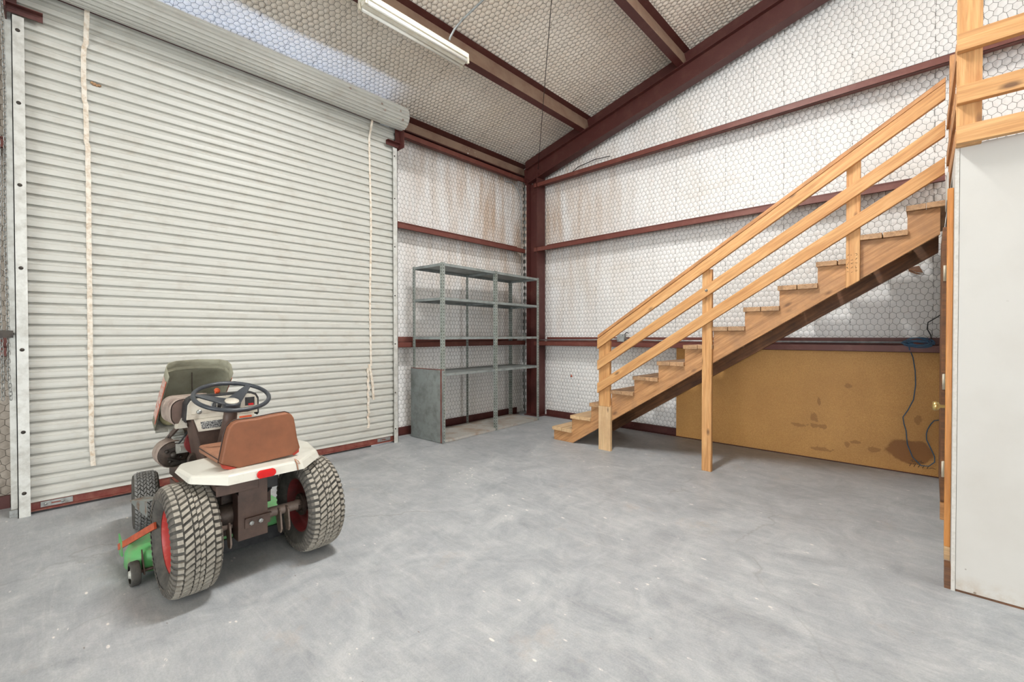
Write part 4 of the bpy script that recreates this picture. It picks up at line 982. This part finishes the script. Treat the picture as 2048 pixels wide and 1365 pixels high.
MB().tube([(-0.20, -0.145, 0.612), (-0.215, -0.150, 0.590), (-0.228, -0.152, 0.555)], 0.003, 5).tube([(-0.20, -0.145, 0.612), (-0.21, -0.16, 0.600), (-0.222, -0.165, 0.585), (-0.215, -0.150, 0.590)], 0.002, 5).build('tie_cord', 'cushion', tr)
# steering column and wheel
tilt = R(19); C0 = Vector((0.335, 0.0, 0.932)); axw = Vector((-math.sin(tilt), 0, math.cos(tilt))); U1 = Vector((math.cos(tilt), 0, math.sin(tilt))); V1 = Vector((0, 1, 0))
MB().tube([C0 - axw * 0.09, C0 - axw * 0.16, C0 - axw * 0.40], [0.036, 0.038, 0.060], 18).build('steering_column', 'brown', tr)
n_ = 56; rim_p = [C0 + U1 * (0.197 * math.cos(2 * math.pi * k / n_)) + V1 * (0.197 * math.sin(2 * math.pi * k / n_)) for k in range(n_)]
sw = MB().tube(rim_p, [0.0125 + (0.002 if (k % 28) in (0, 1, 2, 25, 26, 27) and k % 2 else 0.0) for k in range(n_)], 10, True).build('steering_wheel', 'wheelblack', tr)
for a in (R(52), R(128 + 130), ):
    pass
def spoke(ang):
    d = U1 * math.cos(ang) + V1 * math.sin(ang); sd_ = axw.cross(d)
    p0, p1 = C0 - axw * 0.040, C0 + d * 0.192
    hw0, hw1 = 0.042, 0.014; m = MB()
    vs_ = []
    for p, hw_ in ((p0 + d * 0.03, hw0), (p1, hw1)):
        for t in (-0.005, 0.005):
            vs_ += [p + sd_ * hw_ + axw * t, p - sd_ * hw_ + axw * t]
    m.add(vs_, [(0, 1, 3, 2), (4, 6, 7, 5), (0, 4, 5, 1), (2, 3, 7, 6), (0, 2, 6, 4), (1, 5, 7, 3)])
    m.build('spoke', 'wheelblack', sw, bevel=0.002)
spoke(R(72)); spoke(R(-44))
MB().lathe([(-0.085, 0.020), (-0.08, 0.048), (-0.045, 0.050), (-0.036, 0.050), (-0.034, 0.044)], C0, axw, 22).build('wheel_hub', 'wheelblack', sw)
MB().lathe([(-0.034, 0.041), (-0.028, 0.036), (-0.026, 0.0)], C0, axw, 22).build('hub_cap', 'panelwhite', sw)
# dash
FD = 0.50
dp = [(0.197, 0.790), (0.190, 0.880), (0.176, 0.905), (0.150, 0.918), (-0.158, 0.918), (-0.184, 0.905), (-0.196, 0.880), (-0.198, 0.790)]
dash = MB().prism([(FD, l, z) for l, z in dp], (0.012, 0, 0)).build('dash_panel', 'panelwhite', tr, bevel=0.003)
ho_ = [(0.206, 0.785), (0.198, 0.888), (0.182, 0.918), (0.152, 0.933), (-0.160, 0.933), (-0.190, 0.918), (-0.206, 0.888), (-0.207, 0.785)]
m = MB(); n = len(ho_)
inn_ = [(l * 0.955, z - 0.012) for l, z in ho_]
vv = [(FD + 0.004, l, z) for l, z in ho_] + [(FD + 0.08, l, z) for l, z in ho_] + [(FD + 0.08, l, z) for l, z in inn_] + [(FD + 0.004, l, z) for l, z in inn_]
ff = []
for i in range(n - 1):
    for a in range(4): ff.append((a * n + i, a * n + i + 1, ((a + 1) % 4) * n + i + 1, ((a + 1) % 4) * n + i))
m.add(vv, ff); m.build('dash_cowl', 'black', tr)
MB().prism([(FD - 0.006, 0.160, 0.790), (FD - 0.006, -0.175, 0.790), (FD - 0.020, -0.160, 0.715), (FD - 0.020, 0.140, 0.715)], (0.006, 0, 0)).build('lower_panel', 'panelwhite', dash)
MB().prism([(FD - 0.0095, 0.128, 0.772), (FD - 0.0095, -0.035, 0.772), (FD - 0.0195, -0.035, 0.728), (FD - 0.0195, 0.122, 0.728)], (0.002, 0, 0)).build('instruction_label', 'labelgrey', dash)
MB().prism([(FD - 0.0095, -0.085, 0.778), (FD - 0.0095, -0.158, 0.778), (FD - 0.012, -0.158, 0.766), (FD - 0.012, -0.085, 0.766)], (0.002, 0, 0)).build('warning_label', 'orangelever', dash)
MB().box(FD - 0.003, FD, -0.178, -0.122, 0.842, 0.896).build('switch_plate', 'black', dash)
MB().box(FD - 0.008, FD - 0.003, -0.170, -0.140, 0.842, 0.856).build('red_switch', 'redlens', dash)
MB().box(FD - 0.002, FD, 0.070, 0.172, 0.822, 0.878).build('gauge_plate', 'panelwhite', dash, bevel=0.0015)
MB().lathe([(0, 0.012), (0.012, 0.010), (0.016, 0.014), (0.024, 0.012), (0.025, 0)], (FD - 0.002, 0.135, 0.836), (-1, 0, 0), 14).build('choke_knob', 'zinc', dash)
g = MB().lathe([(0, 0.030), (0.006, 0.030), (0.008, 0.027)], (FD, 0.040, 0.864), (-1, 0, 0), 24).build('ammeter', 'zinc', dash)
MB().lathe([(0, 0.0265), (0.0015, 0.0)], (FD - 0.0082, 0.040, 0.864), (-1, 0, 0), 24).build('dial_face', 'black', g)
MB().box(FD - 0.0105, FD - 0.0098, 0.039, 0.0415, 0.852, 0.882).build('needle', 'panelwhite', g)
MB().box(FD - 0.002, FD, -0.045, 0.000, 0.838, 0.872).build('gauge_plate', 'panelwhite', dash, bevel=0.0015)
# console body
MB().add([(FD + 0.006, 0.172, 0.79), (FD + 0.006, -0.172, 0.79), (FD - 0.01, -0.10, 0.50), (FD - 0.01, 0.10, 0.50), (FD + 0.10, 0.185, 0.80), (FD + 0.10, -0.185, 0.80), (FD + 0.16, -0.13, 0.48), (FD + 0.16, 0.13, 0.48)],
         [(0, 1, 2, 3), (4, 7, 6, 5), (0, 3, 7, 4), (1, 5, 6, 2), (0, 4, 5, 1), (3, 2, 6, 7)]).build('console', 'brown', tr, bevel=0.006)
MB().tube([(FD - 0.03, 0.030, 0.585), (FD - 0.06, 0.028, 0.60), (FD - 0.075, 0.015, 0.62)], 0.010, 8).build('choke_lever', 'orangelever', tr)
MB().box(FD - 0.030, FD - 0.026, -0.030, 0.030, 0.545, 0.585).build('pedal_label', 'panelwhite', tr)
MB().tube([(FD + 0.05, 0.03, 0.92), (FD + 0.06, 0.03, 0.955)], 0.005, 6).lathe([(0, 0.008), (0.006, 0.017), (0.02, 0.018), (0.028, 0.010), (0.03, 0)], (FD + 0.06, 0.03, 0.940), (0, -0.6, 0.5), 12).build('throttle_lever', 'orangelever', tr)
# fuel tank with ribs
tk = MB()
def rrect(l0, l1, z0, z1, r, n=5):
    pts = []
    for cx_, cz_, a0 in ((l1 - r, z1 - r, 0), (l0 + r, z1 - r, 90), (l0 + r, z0 + r, 180), (l1 - r, z0 + r, 270)):
        for k in range(n + 1):
            a = R(a0 + 90 * k / n); pts.append((cx_ + r * math.cos(a), cz_ + r * math.sin(a)))
    return pts
base = rrect(-0.02, 0.262, 0.745, 0.915, 0.06)
sec = [(0.585, 0.96), (0.592, 1.0), (0.635, 1.0), (0.641, 0.90), (0.655, 0.90), (0.661, 1.0), (0.722, 1.0), (0.728, 0.90), (0.742, 0.90), (0.748, 1.0), (0.81, 1.0), (0.82, 0.97)]
n = len(base); vv = []; ff = []
for fx_, s_ in sec: vv += [(fx_, 0.121 + (l - 0.121) * s_, 0.83 + (z - 0.83) * s_) for l, z in base]
for i in range(len(sec) - 1):
    for k in range(n): ff.append((i * n + k, i * n + (k + 1) % n, (i + 1) * n + (k + 1) % n, (i + 1) * n + k))
tk.add(vv, ff, False); tk.add(vv[-n:], [tuple(range(n))])
tko = tk.build('fuel_tank', 'tank', tr)
MB().prism([(0.586, 0.121 + (l - 0.121) * 0.93, 0.83 + (z - 0.83) * 0.92) for l, z in base], (-0.003, 0, 0)).build('end_panel', 'brown', tko)
MB().lathe([(0, 0.024), (0.018, 0.024), (0.020, 0)], (0.64, 0.08, 0.912), (0, 0, 1), 16).build('filler_cap', 'tank', tko)
MB().box(0.57, 0.60, 0.178, 0.235, 0.735, 0.765).add([(0.565, 0.175, 0.735), (0.565, 0.235, 0.735), (0.565, 0.205, 0.800), (0.60, 0.175, 0.735), (0.60, 0.235, 0.735), (0.60, 0.205, 0.79)], [(0, 1, 2), (3, 5, 4), (0, 2, 5, 3), (1, 4, 5, 2), (0, 3, 4, 1)]).build('tank_bracket', 'panelwhite', tr)
# engine
en = MB().box(0.66, 1.05, -0.13, 0.13, 0.40, 0.66).box(0.70, 0.95, -0.15, 0.05, 0.60, 0.73)
eng = en.build('engine_block', 'greasy', tr, bevel=0.012)
fn = MB()
for k in range(7): fn.obox((0.90 - k * 0.030, 0.170, 0.655 - k * 0.012), (1, 0, 0.1), (0, 1, 0), (0, 0, 1), 0.008, 0.035, 0.030)
fn.obox((0.81, 0.155, 0.62), (1, 0, 0.35), (0, 1, 0), (-0.35, 0, 1), 0.13, 0.03, 0.012)
fn.build('cooling_fins', 'finmetal', eng)
sh_ = MB().lathe([(0, 0.070), (0.005, 0.084), (0.015, 0.088), (0.12, 0.088), (0.135, 0.080)], (0.745, 0.212, 0.545), (1, 0, 0), 28)
sho = sh_.build('blower_housing', 'tank', eng)
MB().lathe([(0, 0.082), (0.006, 0.074), (0.007, 0.0)], (0.748, 0.212, 0.545), (-1, 0, 0), 26).build('housing_face', 'greasy', sho)
hb_ = MB()
for (dl, dz, r_, h_) in ((0.0, 0.0, 0.022, 0.030), (0.035, 0.025, 0.012, 0.016), (-0.03, 0.03, 0.014, 0.018), (0.02, -0.04, 0.010, 0.02), (-0.035, -0.02, 0.009, 0.018)):
    hb_.lathe([(0, r_), (h_, r_ * 0.85), (h_ + 0.004, 0)], (0.744, 0.212 + dl, 0.545 + dz), (-1, 0, 0), 10)
hb_.obox((0.735, 0.205, 0.505), (0, 1, 0.5), (1, 0, 0), (0, -0.5, 1), 0.045, 0.006, 0.007).obox((0.735, 0.225, 0.58), (0, 1, -0.3), (1, 0, 0), (0, 0.3, 1), 0.035, 0.005, 0.006).obox((0.730, 0.170, 0.492), (0, 1, 0), (1, 0, 0), (0, 0, 1), 0.06, 0.006, 0.010)
hb_.build('starter_parts', 'darkmetal', sho)
MB().lathe([(0, 0.085), (0.03, 0.085), (0.04, 0.07)], (0.66, 0.085, 0.615), (1, 0, 0), 26).build('flywheel_screen', 'rimdark', eng)
MB().lathe([(0, 0.038), (0.01, 0.042), (0.018, 0.032), (0.026, 0.042), (0.036, 0.038)], (0.585, 0.130, 0.525), (1, 0, 0), 22).build('drive_pulley', 'greasy', eng)
bl = MB()
for (p, q, r_) in (((0.56, 0.12, 0.505), (0.56, 0.08, 0.535), 0.016), ((0.60, 0.075, 0.50), (0.62, 0.16, 0.49), 0.015), ((0.57, 0.10, 0.48), (0.60, 0.18, 0.47), 0.013)): bl.tube([p, q], r_, 10)
bl.build('linkage', 'darkmetal', eng)
MB().obox((0.78, 0.205, 0.680), (0.9, 0.03, -0.42), (0, 1, 0), (0.42, 0, 0.9), 0.17, 0.007, 0.013).build('hood_stay', 'brown', tr)
MB().tube([(0.92, 0.215, 0.60), (0.93, 0.22, 0.585), (0.92, 0.226, 0.60), (0.70, 0.19, 0.735)], 0.004, 6).tube([(0.64, 0.16, 0.70), (0.66, 0.19, 0.64), (0.75, 0.19, 0.60), (0.84, 0.205, 0.585)], 0.005, 6).build('wiring', 'black', tr)
# hood, hinged at its nose and tilted forward
A = Vector((0.975, 0, 1.005)); Bv = Vector((1.42, 0, 0.595)); d = (Bv - A).normalized(); nn_ = Vector((-d.z, 0, d.x)); LH = (Bv - A).length
def hp_(s_, l, h): return (A + d * s_ + nn_ * h + Vector((0, l, 0)))
HWd = 0.190
cross = [(HWd, 0.0), (HWd + 0.004, 0.085), (HWd - 0.012, 0.120), (HWd - 0.06, 0.138), (0, 0.146), (-HWd + 0.06, 0.138), (-HWd + 0.012, 0.120), (-HWd - 0.004, 0.085), (-HWd, 0.0)]
m = MB(); n = len(cross); stations = [(-0.03, 1.0), (0.10, 1.0), (0.35, 1.0), (LH, 0.98)]
vv = []; ff = []
for s_, k_ in stations: vv += [hp_(s_, l * k_, h) for l, h in cross]
for i in range(len(stations) - 1):
    for k in range(n - 1): ff.append((i * n + k, i * n + k + 1, (i + 1) * n + k + 1, (i + 1) * n + k))
m.add(vv, ff, True)
hood = m.build('hood', 'hoodin', tr)
sd = hood.modifiers.new('thick', 'SOLIDIFY'); sd.thickness = 0.004; sd.offset = 0
# rolled rear lip inside the hood
m = MB(); vv = []; ff = []
for s_, sc2 in ((0.035, 1.0), (0.045, 0.80), (0.060, 0.80)):
    vv += [hp_(s_, l * (0.97 if sc2 < 1 else 0.99), h * 0.98 if sc2 == 1 else h * 0.98 - 0.016 * (1 if h > 0.02 else 0)) for l, h in cross]
for i in range(2):
    for k in range(n - 1): ff.append((i * n + k, i * n + k + 1, (i + 1) * n + k + 1, (i + 1) * n + k))
m.add(vv, ff); lip = m.build('hood_lip', 'hoodin', hood)
MB().obox(hp_(LH + 0.004, 0, 0.06), (0, 1, 0), nn_, d, HWd * 0.97, 0.075, 0.006).build('grille', 'finmetal', hood)
for sg in (1, -1):
    m = MB(); q = sg * (HWd + 0.004)
    m.add([hp_(0.06, q, 0.012), hp_(LH - 0.10, q, 0.012), hp_(LH - 0.10, q + sg * 0.002, 0.085), hp_(0.06, q + sg * 0.002, 0.085)], [(0, 1, 2, 3)])
    o_ = m.build('side_decal', 'floral', hood); sd = o_.modifiers.new('t', 'SOLIDIFY'); sd.thickness = 0.0015
    m = MB(); m.add([hp_(0.03, q + sg * 0.001, 0.0), hp_(LH - 0.08, q + sg * 0.001, 0.0), hp_(LH - 0.08, q + sg * 0.002, 0.011), hp_(0.03, q + sg * 0.002, 0.011)], [(0, 1, 2, 3)])
    o_ = m.build('orange_stripe', 'orange', hood); sd = o_.modifiers.new('t', 'SOLIDIFY'); sd.thickness = 0.002
for sg in (0.095, -0.095):
    MB().lathe([(0.0, 0.062), (0.012, 0.058), (0.03, 0.035), (0.034, 0.0)], hp_(LH - 0.045, sg, 0.075), -d + nn_ * 0.3 * -1, 22).build('headlight_bowl', 'headlight', hood)
MB().tube([hp_(0.10, 0.02, 0.13), hp_(0.30, -0.01, 0.10), (0.90, -0.03, 0.70)], 0.004, 6).build('prop_rod', 'greasy', tr)
# front bumper / footboards
MB().box(0.25, 0.62, 0.135, 0.255, 0.375, 0.388).box(0.25, 0.62, 0.250, 0.257, 0.388, 0.43).build('footboard', 'brown', tr, bevel=0.002)
MB().box(0.25, 0.62, -0.255, -0.135, 0.375, 0.388).build('footboard', 'brown', tr, bevel=0.002)
# mowing deck
dk = MB()
def dome(c, r, z0, z1, n=32): dk.lathe([(z0, r), (z1 - 0.045, r * 0.985), (z1 - 0.012, r * 0.90), (z1, r * 0.80), (z1 + 0.004, 0.0)], (c[0], c[1], 0), (0, 0, 1), n)
dome((0.42, 0.315), 0.185, 0.045, 0.155); dome((0.50, -0.02), 0.20, 0.045, 0.155); dome((0.44, -0.315), 0.185, 0.045, 0.155)
dk.box(0.26, 0.66, -0.34, 0.32, 0.05, 0.152)
deck = dk.build('mowing_deck', 'green', tr)
MB().box(0.235, 0.25, -0.46, 0.30, 0.022, 0.10).build('deck_shadow_skirt', 'black', deck)  # black strip, gives the shadow under the deck a solid shape
w_ = MB().lathe([(-0.020, 0.045), (-0.020, 0.058), (-0.014, 0.062), (0.014, 0.062), (0.020, 0.058), (0.020, 0.045)], (0.257, 0.480, 0.062), (0, 1, 0), 28, cap=False).build('gauge_wheel', 'carcass', deck)
MB().lathe([(-0.016, 0.045), (0.012, 0.040), (0.016, 0.020), (0.024, 0.018), (0.025, 0)], (0.257, 0.480, 0.062), (0, 1, 0), 22).build('wheel_disc', 'finmetal', w_)
MB().tube([(0.257, 0.30, 0.062), (0.257, 0.47, 0.062)], 0.008, 8).prism([(0.30, 0.440, 0.16), (0.225, 0.440, 0.05), (0.29, 0.440, 0.05)], (0, 0.006, 0)).prism([(0.30, 0.370, 0.17), (0.215, 0.370, 0.04), (0.29, 0.370, 0.05)], (0, 0.006, 0)).build('wheel_bracket', 'brown', deck)
MB().prism([(0.63, 0.487, 0.045), (0.645, 0.487, 0.16), (0.56, 0.487, 0.135), (0.54, 0.487, 0.06)], (0, 0.006, 0)).build('deck_tab', 'green', deck)
MB().obox((0.39, 0.452, 0.205), (0.50, 0.09, -0.245), (0.09, -0.5, 0), (0.245, 0, 0.5), 0.262, 0.006, 0.017).build('lift_bar', 'rustbar', tr, bevel=0.001)
MB().add([(0.70, 0.435, 0.322), (0.30, 0.42, 0.412), (0.30, 0.42, 0.325), (0.48, 0.42, 0.305), (0.72, 0.36, 0.324), (0.30, 0.34, 0.414)], [(0, 1, 2, 3), (0, 4, 5, 1)]).build('deflector_plate', 'greyplate', tr).modifiers.new('t', 'SOLIDIFY').thickness = 0.003
